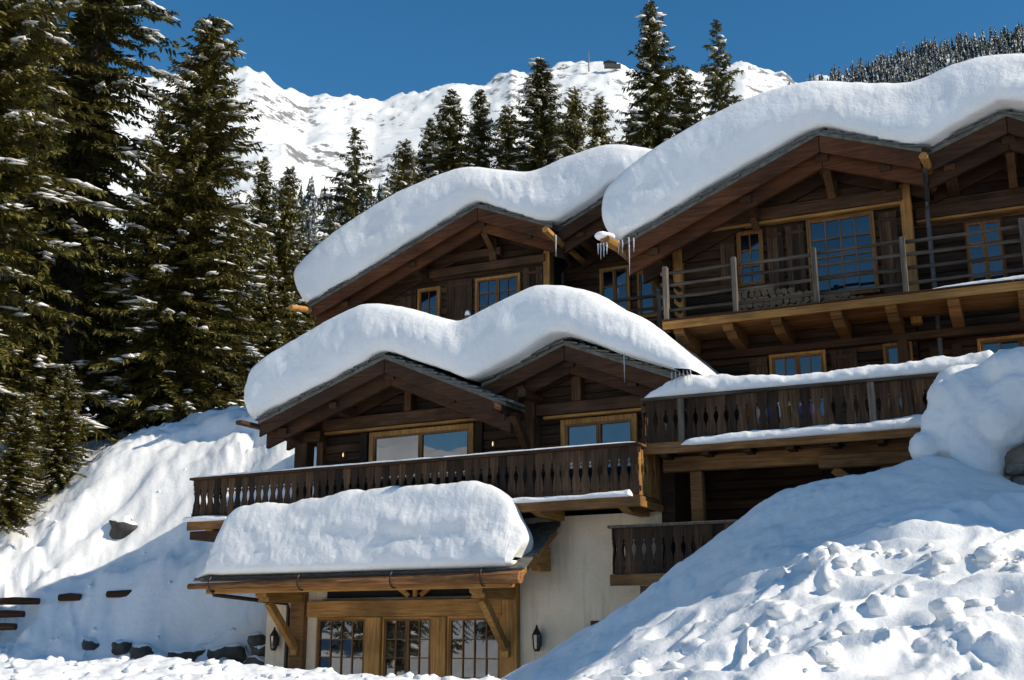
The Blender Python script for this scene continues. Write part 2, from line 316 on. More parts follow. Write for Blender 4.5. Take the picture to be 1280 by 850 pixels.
for x, y, z in [(-4, 13, .55), (-1, 13, .5), (-7, 13, .6), (-2, 16.5, .2), (-7, 17, .5), (1.2, 15.8, .75), (-12, 14, .8), (-12, 9, 1.5), (-11, 20, .45), (-6.5, 23, .3), (-12, 24, .5), (-9, 14, .5), (-8.5, 18, .4), (-9.5, 22, .4), (-7, 12, .7), (-9, 25.5, .6), (-15, 20, .5), (-16, 26, .8),
                (-4, 5.5, .55), (0, 5.5, .5), (4, 5.5, .7), (8, 6, 1.6), (0, 0, -.1), (-4, 0, -.2), (4, 0, 0), (0, -8, -.6), (-15, -8, -2), (15, -8, 0), (0, -40, -7), (-40, -40, -10), (40, -40, -3), (-40, 0, -1), (-35, 15, 2), (-25, 25, 3.6), (-25, 35, 6.5), (-28, 50, 10),
                (15, 12, 7), (20, 8, 5.5), (14, 19, 6), (20, 22, 8.5), (30, 10, 7), (40, 0, 5), (14, 30, 10.5), (25, 35, 14), (40, 30, 17),
                (0, 60, 16.5), (-10, 60, 14), (-20, 60, 13), (10, 60, 18.5), (22, 60, 22), (45, 60, 28), (-45, 60, 11), (0, 90, 27), (-30, 90, 21), (35, 90, 34), (0, 130, 40), (-60, 130, 30), (60, 130, 52),
                (-1, 33, 8), (6, 30, 8), (-4, 38, 9.2), (4, 42, 12), (12, 42, 14), (-6, 46, 11.5), (0, 50, 14)]: cw(x, y, z)
PTS = np.array(PTS)
def _tps_fit(P, reg=.02):
    n = len(P); d2 = ((P[:, None, :2] - P[None, :, :2]) ** 2).sum(-1)
    K = np.where(d2 > 0, .5 * d2 * np.log(d2 + 1e-9), 0) + np.eye(n) * reg
    Q = np.c_[np.ones(n), P[:, :2]]
    A = np.block([[K, Q], [Q.T, np.zeros((3, 3))]])
    return np.linalg.solve(A, np.r_[P[:, 2], 0, 0, 0])
TW = _tps_fit(PTS)
def _tps(x, y):
    x = np.asarray(x, float).ravel(); y = np.asarray(y, float).ravel(); out = np.empty(len(x)); n = len(PTS)
    for i in range(0, len(x), 20000):
        a, b = x[i:i + 20000], y[i:i + 20000]
        d2 = (a[:, None] - PTS[None, :, 0]) ** 2 + (b[:, None] - PTS[None, :, 1]) ** 2
        out[i:i + 20000] = (.5 * d2 * np.log(d2 + 1e-9)) @ TW[:n] + TW[n] + TW[n + 1] * a + TW[n + 2] * b
    return out
def ground(x, y, detail=True):
    sh = np.shape(x); x = np.asarray(x, float).ravel(); y = np.asarray(y, float).ravel(); r = np.hypot(x, y)
    k = np.minimum(1, 105 / np.maximum(r, 1e-6))
    z = _tps(x * k, y * k)
    far = np.where(y > 0, 55, -40) * np.clip(np.abs(y) / np.maximum(r, 1), 0, 1)
    w = sstep(90, 420, r); z = z * (1 - w) + far * w
    ux, ud = (x - FU.O[0]) * FU.ex[0] + (y - FU.O[1]) * FU.ex[1], (x - FU.O[0]) * FU.ey[0] + (y - FU.O[1]) * FU.ey[1]
    # added high snow wall, unseen right of the view, shaped to shade the bank
    wl = sstep(7.3, 8.5, ux) * sstep(-8.0, -7.0, ud) * sstep(.6, -.2, ud) * sstep(22, 16, ux)
    z = z + wl * np.maximum(0, 8.4 - .8 * sstep(-1.6, -.4, ud) - z)
    if detail:
        mound = sstep(.0, 1.6, x) * sstep(15.0, 12.8, y) * sstep(4, 6, y)
        berm = sstep(1.6, .2, x) * sstep(12.2, 10.6, y) * sstep(4, 7, y)
        bank = sstep(-.5, 1.5, x) * sstep(13, 15, y) * sstep(23, 21, y)
        b1 = fbm(x * .9, y * .9, oct=3, seed=3); b2 = fbm(x * 2.6, y * 2.6, oct=4, seed=9); b3 = fbm(x * 8, y * 8, oct=3, seed=23)
        bil = 1 - np.abs(fbm(x * 1.5 + b1 * .5, y * 1.5, oct=3, seed=31)) * 2
        lump = sstep(-.05, .45, fbm(x * .6, y * .6, oct=2, seed=77))                 # trampled, cloddy patches between smooth ones
        wob = fbm(x * 1.1, y * 1.1, oct=2, seed=83); bl2 = 1 - np.abs(fbm(x * 1.05 + wob, y * 1.05 - wob, oct=2, seed=87)) * 2
        bl3 = 1 - np.abs(fbm(x * 3.1 + wob * 2, y * 3.1, oct=3, seed=91)) * 2
        z = z + mound * (.16 * b1 + .17 * (bl2 - .5) + lump * (.08 * (bl3 - .5) + .03 * b2 + .016 * b3) + .006 * b3)
        z = z + berm * (.05 * b1 + .05 * b2 + .03 * b3)
        z = z + bank * (.10 * b1 + .06 * b2 + .015 * b3)
        hill = sstep(22, 25, y) * sstep(-3, -6, x) * sstep(70, 45, y)
        wq = fbm(x * .35, y * .35, oct=2, seed=43); run = fbm((x + .5 * wq) * 1.7, y * .5 + wq * 2, oct=4, seed=41)          # slide marks down the slope
        bh = 1 - np.abs(fbm(x * .5 + wq, y * 1.1 + wq, oct=4, seed=47)) * 2
        z = z + hill * (.25 * b1 + .07 * b2 + .012 * b3 + .42 * (bh - .5) + .12 * run * sstep(.0, .5, fbm(x * .3, y * .3, oct=2, seed=49)))
        rest = (1 - np.clip(mound + berm + bank + hill, 0, 1)) * sstep(300, 60, r)
        z = z + rest * (.10 * b1 + .04 * b2)
    return z.reshape(sh)
# polar sheet: fine inside the view, coarse elsewhere
th = np.r_[np.linspace(-29, 29, 640), np.linspace(29, 331, 72)[1:-1]]
th = np.radians(th); rr = np.r_[np.linspace(.6, 6.2, 14), np.geomspace(6.3, 48, 470)[0:], np.geomspace(48, 9000, 70)[1:]]
TT, RR = np.meshgrid(th, rr); X, Y = RR * np.sin(TT), RR * np.cos(TT); Z = ground(X, Y)
nT, nR = len(th), len(rr)
v = np.c_[X.ravel(), Y.ravel(), Z.ravel()]
i, j = np.meshgrid(np.arange(nR - 1), np.arange(nT), indexing='ij'); j2 = (j + 1) % nT
f = np.c_[(i * nT + j).ravel(), (i * nT + j2).ravel(), ((i + 1) * nT + j2).ravel(), ((i + 1) * nT + j).ravel()][:, ::-1]
tag(place('snowy_ground', np_mesh('snowy_ground', v, f, M['gsnow'])), kind='structure')
def gz(x, y): return float(ground(np.array([x]), np.array([y]))[0])

# loose clods of snow on the near banks
rng = np.random.default_rng(5)
ico = bmesh.new(); bmesh.ops.create_icosphere(ico, subdivisions=2, radius=1); iv = np.array([q.co[:] for q in ico.verts]); jf = np.array([[q.index for q in fc.verts] for fc in ico.faces]); ico.free()
cv, cf = [], []; base = 0
def clod(x, y, s):
    global base
    z = gz(x, y); q = iv * (1 + .5 * noise(iv[:, 0] * 1.9 + x * 9, iv[:, 1] * 1.9 + y * 9, iv[:, 2] * 1.9, 3)[:, None]) * s * np.array([rng.uniform(.8, 1.4), rng.uniform(.8, 1.4), rng.uniform(.6, .95)])
    cv.append(q + [x, y, z + s * .05]); cf.append(jf + base); base += len(iv)
for k in range(160):
    px = rng.uniform(-20, 640); Yc = rng.uniform(8.2, 10.4); clod((px - 640) / 1430 * Yc, Yc, rng.uniform(.012, .05) * (1.4 if rng.random() < .1 else 1))
for k in range(36):
    px = rng.uniform(740, 1290); Yc = rng.uniform(8.5, 11.6); q = rng.random(); clod((px - 640) / 1430 * Yc, Yc, .03 + .10 * q ** 2)
for k in range(30):
    Yc = rng.uniform(26, 33); px = rng.uniform(60, 330); clod((px - 640) / 1430 * Yc, Yc, rng.uniform(.02, .07))
for k in range(80):
    px = rng.uniform(1010, 1290) if k < 55 else rng.uniform(780, 1290); Yc = 12.55 - (px - 1010) * .0045 - abs(rng.normal(0, .3)) if k < 55 else rng.uniform(9, 12.5)
    clod((px - 640) / 1430 * Yc, Yc, .025 + .10 * rng.random() ** 2.5)
tag(place('snow_clods', np_mesh('snow_clods', np.concatenate(cv), np.concatenate(cf), M['snow'])), 'small loose clods of snow strewn over the near snow banks', 'snow', kind='stuff')

# ------------------------------------------------------------------ mountains
def pix_dir(px, py):
    r = ray(px, py); return math.atan2(r[0], r[1]), r[2] / math.hypot(r[0], r[1])
def mountain(name, sky_pts, r0, r1, base_z, seed, mat, na=420, nr=150, amp=90, rough=1.0):
    a = [pix_dir(*p) if len(p) == 2 else p[:2] for p in sky_pts]
    az = np.linspace(a[0][0], a[-1][0], na); el = np.interp(az, [q[0] for q in a], [q[1] for q in a])
    t = np.linspace(0, 1.25, nr); A, T = np.meshgrid(az, t)
    Rr = r0 + (r1 - r0) * T; x, y = Rr * np.sin(A), Rr * np.cos(A)
    ridge = el[None, :] * r1
    up = np.clip(T, 0, 1); prof = up ** 1.15
    z = base_z + (ridge + 1.7 - base_z) * prof - np.maximum(T - 1, 0) * (r1 - r0) * .8
    wx = x + 120 * fbm(x / 400, y / 400, oct=3, seed=seed + 1); wy = y + 120 * fbm(x / 400, y / 400, oct=3, seed=seed + 2)
    rid = 1 - np.abs(fbm(wx / 620, wy / 620, oct=4, seed=seed, gain=.42)) * 2.2
    fine = fbm(x / 60, y / 60, oct=4, seed=seed + 5, gain=.6)
    env = np.sin(np.clip(T, 0, 1) * math.pi) ** 1.2
    z = z + env * amp * rid * .9 + (fine * amp * .22 * rough) * sstep(.25, .9, T) * sstep(-.2, .5, fbm(x / 260, y / 260, oct=2, seed=seed + 6))
    z = z + sstep(.8, 1, T) * sstep(1.12, 1.0, T) * fbm(x / 45, y / 45, oct=4, seed=seed + 8) * amp * .30 * rough
    v = np.c_[x.ravel(), y.ravel(), z.ravel()]
    i, j = np.meshgrid(np.arange(nr - 1), np.arange(na - 1), indexing='ij')
    f = np.c_[(i * na + j).ravel(), (i * na + j + 1).ravel(), ((i + 1) * na + j + 1).ravel(), ((i + 1) * na + j).ravel()][:, ::-1]
    return tag(place(name, np_mesh(name, v, f, mat)), kind='structure'), (az, el)
def alpine():
    m, t, b = new_mat('alpine_snow_and_rock'); L = t.links.new
    ge = nd(t, 'ShaderNodeNewGeometry'); sx = nd(t, 'ShaderNodeSeparateXYZ'); L(ge.outputs['Normal'], sx.inputs[0])
    n = nd(t, 'ShaderNodeTexNoise'); n.inputs['Scale'].default_value = .024; n.inputs['Detail'].default_value = 10; n.inputs['Roughness'].default_value = .72; L(ge.outputs['Position'], n.inputs['Vector'])
    n2 = nd(t, 'ShaderNodeTexNoise'); n2.inputs['Scale'].default_value = .0035; n2.inputs['Detail'].default_value = 4; L(ge.outputs['Position'], n2.inputs['Vector'])
    ma = nd(t, 'ShaderNodeMath', operation='MULTIPLY_ADD'); ma.inputs[1].default_value = -.55; L(sx.outputs['Z'], ma.inputs[0]); L(n.outputs[0], ma.inputs[2])
    mb = nd(t, 'ShaderNodeMath', operation='MULTIPLY_ADD'); mb.inputs[1].default_value = .5; L(n2.outputs[0], mb.inputs[0]); L(ma.outputs[0], mb.inputs[2])
    rp = ramp(t, [(.435, (0, 0, 0)), (.495, (1, 1, 1))]); L(mb.outputs[0], rp.inputs[0])
    mx = nd(t, 'ShaderNodeMix', data_type='RGBA'); L(rp.outputs[0], mx.inputs[0]); mx.inputs[6].default_value = (.80, .80, .79, 1); mx.inputs[7].default_value = (.20, .20, .205, 1)
    L(mx.outputs[2], b.inputs['Base Color']); b.inputs['Roughness'].default_value = .8; b.inputs['Specular IOR Level'].default_value = .15
    bp = nd(t, 'ShaderNodeBump'); bp.inputs['Strength'].default_value = .35; bp.inputs['Distance'].default_value = 6; L(n.outputs[0], bp.inputs['Height']); L(bp.outputs[0], b.inputs['Normal'])
    return m
M['alp'] = alpine()
SKYL = [(-500, 170), (-200, 120), (0, 110), (110, 100), (200, 88), (260, 95), (310, 82), (330, 86), (352, 104), (385, 123), (405, 120), (440, 122), (470, 126), (500, 118), (535, 108), (560, 100), (585, 108), (605, 106), (640, 88), (660, 95), (690, 84), (720, 80), (750, 76), (775, 79), (800, 92), (830, 90), (860, 84), (885, 96), (905, 80), (928, 74), (950, 84), (975, 93), (1000, 101), (1040, 96), (1060, 92), (1100, 110), (1300, 140), (1700, 180)]
mountain('mountain', SKYL, 900, 2700, 60, 11, M['alp'], na=640, nr=190, amp=80)
# the far side of the valley, behind the viewer (it shows in the window panes)
back = [(math.radians(100 + 10 * k), .175 + .03 * math.sin(k * 1.7) + .018 * math.sin(k * 4.1), 0) for k in range(17)]
mountain('valley_mountain', back, 1500, 4200, -80, 51, M['alp'], na=260, nr=70, amp=130)
# wooded shoulder on the right and the wooded foot of the mountain
HR = [(640, 250), (760, 205), (850, 172), (930, 138), (1000, 114), (1040, 100), (1080, 88), (1120, 74), (1160, 62), (1210, 54), (1280, 44), (1420, 20), (1700, 0)]
_, (haz, hel) = mountain('wooded_hill', HR, 500, 1250, 60, 71, M['gsnow'], na=200, nr=60, amp=14, rough=.3)
HLft = [(-300, 330), (0, 300), (200, 275), (330, 252), (400, 246), (440, 250), (520, 240), (640, 232), (760, 225)]
_, (laz, lel) = mountain('wooded_foot', HLft, 320, 760, 50, 77, M['gsnow'], na=160, nr=50, amp=8, rough=.3)
def far_tree(rg, h):
    vs, fs = [], []; n0 = 0; K = 5
    for k in range(K):
        zb = h * (.06 + .80 * k / K); zt = min(h, zb + h * (.40 - .03 * k)); R = h * .17 * (1 - k / K) ** .8 + h * .02
        m = 9; a0 = rg.uniform(0, 7); vs.append((0, 0, zt))
        for q in range(m):
            r = R * (1 if q % 2 else .55) * rg.uniform(.75, 1.2); t = a0 + 2 * math.pi * q / m
            vs.append((r * math.cos(t), r * math.sin(t), zb - (h * .03 if q % 2 else 0) + rg.uniform(-.02, .02) * h))
        fs += [(n0, n0 + 1 + q, n0 + 1 + (q + 1) % m) for q in range(m)]; n0 += m + 1
    return np.array(vs), np.array(fs)
protos = [far_tree(rng, 1.0) for _ in range(8)]
def wood_mass(name, azs, els, r0, r1, base_z, n, lo, hi, label, tmin=.1, h=(13, 22), power=1.0):
    vs, fs, b0 = [], [], 0
    for k in range(n):
        a = rng.uniform(lo, hi); t = tmin + (1.0 - tmin) * rng.random() ** power
        e = np.interp(a, azs, els); R = r0 + (r1 - r0) * t; z = base_z + (e * r1 + 1.7 - base_z) * t ** 1.15
        p = protos[k % 8]; hh = rng.uniform(*h); ang = rng.uniform(0, 6.3); c, s = math.cos(ang), math.sin(ang); wf = rng.uniform(.8, 1.15)
        q = p[0] * [hh * wf, hh * wf, hh]; q = np.c_[q[:, 0] * c - q[:, 1] * s, q[:, 0] * s + q[:, 1] * c, q[:, 2]]
        vs.append(q + [R * math.sin(a), R * math.cos(a), z - 1.0]); fs.append(p[1] + b0); b0 += len(q)
    return tag(place(name, np_mesh(name, np.concatenate(vs), np.concatenate(fs), M['far'], smooth=False)), label, 'forest', kind='stuff')
wood_mass('hillside_forest', haz, hel, 500, 1250, 60, 3000, pix_dir(880, 300)[0], pix_dir(1420, 300)[0], 'dense snow dusted conifer forest on the shoulder above the right roof', tmin=.55, power=.8)
wood_mass('valley_forest', laz, lel, 320, 760, 50, 1300, pix_dir(330, 300)[0], pix_dir(800, 300)[0], 'grey snow dusted forest at the foot of the white mountain', tmin=.35, h=(12, 19))

# ------------------------------------------------------------------ building blocks
SLATE = MB().box(-.20, .20, 0, .55, -.017, .017, .01).mesh('slate', M['slate'])
def slates(parent, prof, d0, step=.30):
    """layered slate edge along the verge of a roof, each tile a piece"""
    for (xa, za), (xb, zb) in zip(prof[:-1], prof[1:]):
        ln = math.hypot(xb - xa, zb - za); n = max(2, int(ln / step)); ang = math.atan2(zb - za, xb - xa)
        for k in range(n):
            for lay in (0, 1):
                t = (k + .5 + .45 * lay) / n
                place('slate', SLATE, parent, (xa + (xb - xa) * t, d0 + rnd.uniform(-.09, .04) + .03 * lay, za + (zb - za) * t - .055 + .033 * lay + rnd.uniform(-.006, .006)),
                      (rnd.uniform(-.03, .03), -ang + rnd.uniform(-.05, .05) + (.13 if zb > za else -.13), rnd.uniform(-.05, .05)))
def offs(prof, t):  # trim a profile by t at both ends
    (xa, za), (xb, zb) = prof[0], prof[1]; l = math.hypot(xb - xa, zb - za)
    p = [(xa + (xb - xa) * t / l, za + (zb - za) * t / l)] + list(prof[1:-1])
    (xa, za), (xb, zb) = prof[-1], prof[-2]; l = math.hypot(xb - xa, zb - za)
    return p + [(xa + (xb - xa) * t / l, za + (zb - za) * t / l)]
def zprof(prof, x): return float(np.interp(x, [p[0] for p in prof], [p[1] for p in prof]))
def gable_roof(house, prof, d0, d1, dw, apex, bmat='barge', purl=(), hb=.36):
    r = MB().strip(prof, -.07, -.15, d0 + .02, d1).build('roof', M['slate'], house)
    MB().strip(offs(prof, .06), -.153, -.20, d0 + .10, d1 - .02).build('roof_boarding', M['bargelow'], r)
    slates(r, prof, d0)
    xs = [p[0] for p in prof]; ia = apex
    for seg in (prof[:ia + 1], prof[ia:]):
        if len(seg) < 2: continue
        s = offs(seg, .05) if True else seg
        if seg is not None:
            s = [(seg[0][0] + (.04 if seg[0] != prof[ia] else .006), zprof(prof, seg[0][0] + (.04 if seg[0] != prof[ia] else .006)))] + list(seg[1:-1]) + [(seg[-1][0] - (.04 if seg[-1] != prof[ia] else .006), zprof(prof, seg[-1][0] - (.04 if seg[-1] != prof[ia] else .006)))]
        MB().strip(s, -.10, -.10 - hb, d0 + .035, d0 + .095).build('barge_board', M[bmat], house, bevel=.008)
        MB().strip([(x, z) for x, z in s], -.22, -.24 - hb * 1.25, d0 + .30, d0 + .42).build('rafter', M[bmat], house, bevel=.01)
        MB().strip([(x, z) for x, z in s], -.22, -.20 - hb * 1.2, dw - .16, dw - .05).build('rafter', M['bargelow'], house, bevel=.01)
    for x, w, h in purl:
        z = zprof(prof, x) - .24 - hb * .55
        o = MB().prism([(d0 + .34, z - h + .10), (d0 + .44, z - h + .02), (d0 + .58, z - h), (dw + .3, z - h), (dw + .3, z), (d0 + .22, z), (d0 + .22, z - h + .14)], x - w / 2, x + w / 2, 'x').build('purlin', M['beamy'], house, bevel=.01)
    return r
def timber_wall(house, prof, x0, x1, z0, dw, depth, ph=.205, drop=.28, mat='plank', ztop=None, name='timber_wall'):
    """solid log body; every plank of its face is a piece"""
    xs = [x0] + [p[0] for p in prof if x0 < p[0] < x1] + [x1]
    top = [(x, min(zprof(prof, x) - drop, ztop if ztop else 1e9)) for x in xs]
    b = MB().prism([(x0, z0), (x1, z0)] + top[::-1], dw + .05, dw + depth).build(name, M['dark'], house)
    z = z0
    while True:
        zt = z + ph - .012; zm = z + ph * .6
        g = np.linspace(x0, x1, 160); ok = np.array([min(zprof(prof, q) - drop + .05, ztop or 1e9) for q in g]) > zm
        if not ok.any(): break
        k = 0
        while k < 160:
            if ok[k]:
                e = k
                while e + 1 < 160 and ok[e + 1]: e += 1
                if e - k > 3:
                    dd = rnd.uniform(-.012, .012); a, c = g[k], g[e]
                    MB().prism([(dw + dd, z + .025), (dw + dd + .02, z), (dw + .08, z), (dw + .08, zt), (dw + dd + .02, zt), (dw + dd, zt - .025)], a, c, 'x').build('plank', M[mat], b)
                k = e
            k += 1
        z += ph
    return b
PANES = {}
def window(house, x0, x1, z0, z1, d, leaves=1, cols=2, rows=2, fr=.07, frame='honeyz', gl='glass', bar=.028, sill=True):
    """frame > sash bars and panes, standing proud of the planks"""
    m = MB(); m.box(x0 - fr, x0, d - .09, d + .02, z0 - fr, z1 + fr); m.box(x1, x1 + fr, d - .09, d + .02, z0 - fr, z1 + fr)
    m.box(x0, x1, d - .088, d + .02, z1, z1 + fr); m.box(x0, x1, d - .088, d + .02, z0 - fr, z0)
    w = m.build('window', M[frame], house, bevel=.006)
    if sill: MB().box(x0 - fr - .05, x1 + fr + .05, d - .15, d - .092, z0 - fr - .05, z0 - fr + .003).build('sill', M['honeyx'], w, bevel=.006)
    lw = (x1 - x0) / leaves
    for i in range(leaves):
        a, b = x0 + lw * i + .004, x0 + lw * (i + 1) - .004; st = .045
        s = MB(); s.box(a, a + st, d - .075, d - .02, z0, z1); s.box(b - st, b, d - .075, d - .02, z0, z1)
        s.box(a + st, b - st, d - .073, d - .02, z0, z0 + st); s.box(a + st, b - st, d - .073, d - .02, z1 - st, z1)
        s.build('sash', M['sash'], w)
        ia, ib, ja, jb = a + st, b - st, z0 + st, z1 - st; cw_, rh = (ib - ia) / cols, (jb - ja) / rows
        for c in range(1, cols): MB().box(ia + cw_ * c - bar / 2, ia + cw_ * c + bar / 2, d - .068, d - .022, ja, jb).build('glazing_bar', M['sash'], w)
        for r in range(1, rows): MB().box(ia, ib, d - .066, d - .023, ja + rh * r - bar / 2, ja + rh * r + bar / 2).build('glazing_bar', M['sash'], w)
        for c in range(cols):
            for r in range(rows):
                key = (round(cw_, 3), round(rh, 3), gl)
                if key not in PANES: PANES[key] = MB().box(-cw_ / 2, cw_ / 2, -.004, .004, -rh / 2, rh / 2).mesh('pane', M[gl])
                place('pane', PANES[key], w, (ia + cw_ * (c + .5), d - .036, ja + rh * (r + .5)), (rnd.uniform(-.018, .018), 0, rnd.uniform(-.022, .022)))
    return w
def shutter(house, x0, x1, z0, z1, d):
    n = 3; w = (x1 - x0) / n
    s = MB().box(x0 + .01, x1 - .01, d - .028, d - .005, z0 + .01, z1 - .01).build('shutter', M['dark'], house)
    for k in range(n): MB().box(x0 + w * k + .004, x0 + w * (k + 1) - .004, d - .055, d - .03, z0, z1).build('board', M['deck'] if False else M['plankz'], s)
    for z in (z0 + .16, z1 - .20): MB().box(x0 + .02, x1 - .02, d - .078, d - .056, z, z + .08).build('ledge', M['beamx'], s)
    return s
def post(house, x0, x1, d0, d1, z0, z1, mat='beamz', name='post'): return MB().box(x0, x1, d0, d1, z0, z1, .004).build(name, M[mat], house, bevel=.012)
def hbeam(house, x0, x1, d0, d1, z0, z1, mat='beamx', name='beam'): return MB().box(x0, x1, d0, d1, z0, z1, .004).build(name, M[mat], house, bevel=.012)
PRO = [(0, 1), (.10, 1), (.135, .78), (.17, 1), (.25, .98), (.31, .86), (.37, .88), (.45, .66), (.52, .52), (.59, .56), (.65, .78), (.69, .95), (.725, .72), (.76, .97), (.80, 1), (1, 1)]
def baluster_mesh(w, h, t=.028):
    rt = [(w / 2 * s, z * h) for z, s in PRO]; poly = rt + [(-x, z) for x, z in rt[::-1]]
    # built as stacked strips so the scalloped outline stays clean
    m = MB(); n = len(rt)
    for y in (0, t):
        m.v += [(x, y, z) for x, z in rt] + [(-x, y, z) for x, z in rt]
    for k in range(n - 1):
        m.f += [(k, k + 1, n + k + 1, n + k), (2 * n + k, 3 * n + k, 3 * n + k + 1, 2 * n + k + 1), (k, 2 * n + k, 2 * n + k + 1, k + 1), (n + k, n + k + 1, 3 * n + k + 1, 3 * n + k)]
    m.f += [(0, n, 3 * n, 2 * n), (n - 1, 3 * n - 1, 4 * n - 1, 2 * n - 1)]
    return m.mesh('baluster', M['plankz'])
def railing(part, x0, x1, d, z0, z1, pitch=.2, ydir=False, mesh=None):
    n = max(1, round((x1 - x0) / pitch)); w = (x1 - x0) / n
    me = mesh or baluster_mesh(w * .985, z1 - z0)
    for k in range(n):
        c = x0 + w * (k + .5); j = rnd.uniform(-.006, .006)
        place('baluster', me, part, (d + j, c, z0) if ydir else (c, d + j, z0 + rnd.uniform(-.006, .006)), (rnd.uniform(-.006, .006), rnd.uniform(-.008, .008), math.pi / 2 if ydir else 0))
    return me

# ------------------------------------------------------------------ lower chalet
low = empty('lower_chalet', (*FL.O, 0), -FL.a, 'lower timber chalet with white plaster base, carved balcony and twin gables', 'chalet')
PL = [(-9.45, 6.6), (-5.99, 7.78), (-2.95, 6.44)]; PR = [(-3.75, 6.98), (-1.80, 7.68), (.71, 6.66)]
# plaster ground floor
MB().box(-9.69, 0, 1.2, 8.5, -.6, 4.08).build('plaster_wall', M['plaster'], low)
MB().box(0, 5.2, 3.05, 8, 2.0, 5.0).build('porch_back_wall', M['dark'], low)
pw = MB().box(0.0, .28, 1.22, 3.1, 2.4, 5.0).build('porch_side_wall', M['plank'], low)
gable_roof(low, PL, .2, 9.0, 1.4, 1, 'bargelow', [(-5.99, .24, .26), (-8.9, .24, .26), (-7.5, .2, .24), (-4.4, .2, .24)])
gable_roof(low, PR, .58, 9.0, 1.4, 1, 'bargelow', [(-1.80, .24, .26), (-2.95, .2, .24), (-.4, .2, .24)])
timber_wall(low, PL, -8.35, -2.95, 4.2, 1.4, 6.5)
timber_wall(low, PR, -2.93, -.02, 4.2, 1.4, 6.5)
window(low, -6.97, -4.45, 4.5, 6.12, 1.4, 2, 1, 1, fr=.11, gl='glasslow')
window(low, -2.12, -.62, 4.5, 6.0, 1.4, 2, 1, 1, fr=.11, gl='glasslow')
hbeam(low, -8.3, -3.1, 1.22, 1.38, 6.26, 6.33, 'honeyx', 'window_head')
hbeam(low, -2.6, -.05, 1.22, 1.38, 6.14, 6.20, 'honeyx', 'window_head')
hbeam(low, -8.34, -3.0, 1.20, 1.385, 6.34, 6.62, 'beamx', 'tie_beam'); hbeam(low, -2.9, -.04, 1.20, 1.385, 6.22, 6.46, 'beamx', 'tie_beam')
post(low, -5.0, -4.80, 1.18, 1.384, 6.625, 7.0); post(low, -6.08, -5.88, 1.18, 1.384, 6.625, 7.2)
post(low, -1.9, -1.70, 1.18, 1.384, 6.465, 7.1); post(low, -7.35, -7.15, 1.33, 1.39, 4.3, 6.25, 'plankz'); post(low, -4.3, -4.12, 1.33, 1.39, 4.3, 6.25, 'plankz')
post(low, -9.05, -8.70, 1.1, 1.42, 4.2, 6.32); post(low, -8.52, -8.34, 1.25, 1.6, 4.2, 6.32)
hbeam(low, -9.1, -8.3, 1.05, 1.45, 6.10, 6.34, 'beamx', 'eave_beam')
post(low, -3.05, -2.75, 1.1, 1.45, 4.2, 6.6); MB().beam((-2.9, 1.1, 5.5), (-2.9, .45, 6.15), .14, .16).build('brace', M['beamz'], low)
post(low, -.14, .02, 1.15, 1.45, 4.2, 6.4)
# valley side wall of the right gable with the round purlin end
MB().box(-3.6, -2.98, .85, 3.0, 6.30, 6.95).build('valley_boarding', M['plankz'], low)
for x, z, r, dd in ((-2.75, 6.62, .10, .55), (-3.05, 6.22, .09, -.25)):
    MB().tube([(x, dd, z), (x, 1.6, z - .02)], r, 10, .06).build('purlin_log', M['beamy'], low)
MB().beam((-9.62, -.25, 6.44), (-9.4, 2.0, 6.38), .20, .09).build('gutter_board', M['beamy'], low, bevel=.01)
MB().tube([(-9.22, .32, 6.40), (-9.22, 8, 6.40)], .11, 10, .05).build('gutter_log', M['beamy'], low)
# balcony of the lower chalet
bal = MB().box(-11.15, .02, 0.0, 1.2, 4.20, 4.27).build('balcony', M['deck'], low)
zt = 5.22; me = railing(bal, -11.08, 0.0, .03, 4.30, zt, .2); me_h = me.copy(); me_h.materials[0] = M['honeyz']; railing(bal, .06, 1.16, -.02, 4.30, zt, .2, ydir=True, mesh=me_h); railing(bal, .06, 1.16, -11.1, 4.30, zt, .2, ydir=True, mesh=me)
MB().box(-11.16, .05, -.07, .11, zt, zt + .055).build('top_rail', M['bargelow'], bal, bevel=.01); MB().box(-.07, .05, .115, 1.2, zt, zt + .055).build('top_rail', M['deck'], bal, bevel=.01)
MB().box(-11.14, .02, .06, .10, zt - .12, zt - .005).build('rail_backing', M['beamx'], bal); MB().box(-11.14, .02, .06, .10, 4.36, 4.46).build('rail_backing', M['beamx'], bal)
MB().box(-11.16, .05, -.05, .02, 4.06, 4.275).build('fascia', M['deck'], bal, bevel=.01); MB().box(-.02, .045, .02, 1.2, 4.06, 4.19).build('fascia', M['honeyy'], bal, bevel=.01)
for x in (-10.6, -8.4, -6.2, -4.2, -2.2, -.35): MB().prism([(.04, 4.06), (.04, 4.18), (1.22, 4.18), (1.22, 3.98), (.3, 3.98)], x - .1, x + .1, 'x').build('joist', M['honeyy'], bal, bevel=.01)
MB().box(-11.2, -10.2, .1, 1.2, 3.86, 4.05).build('end_beam', M['bargelow'], bal, bevel=.02)
for k in range(6): MB().box(-11.0, -.1, .05 + .19 * k, .05 + .19 * k + .18, 4.183, 4.199).build('soffit_board', M['honeyx'], bal)
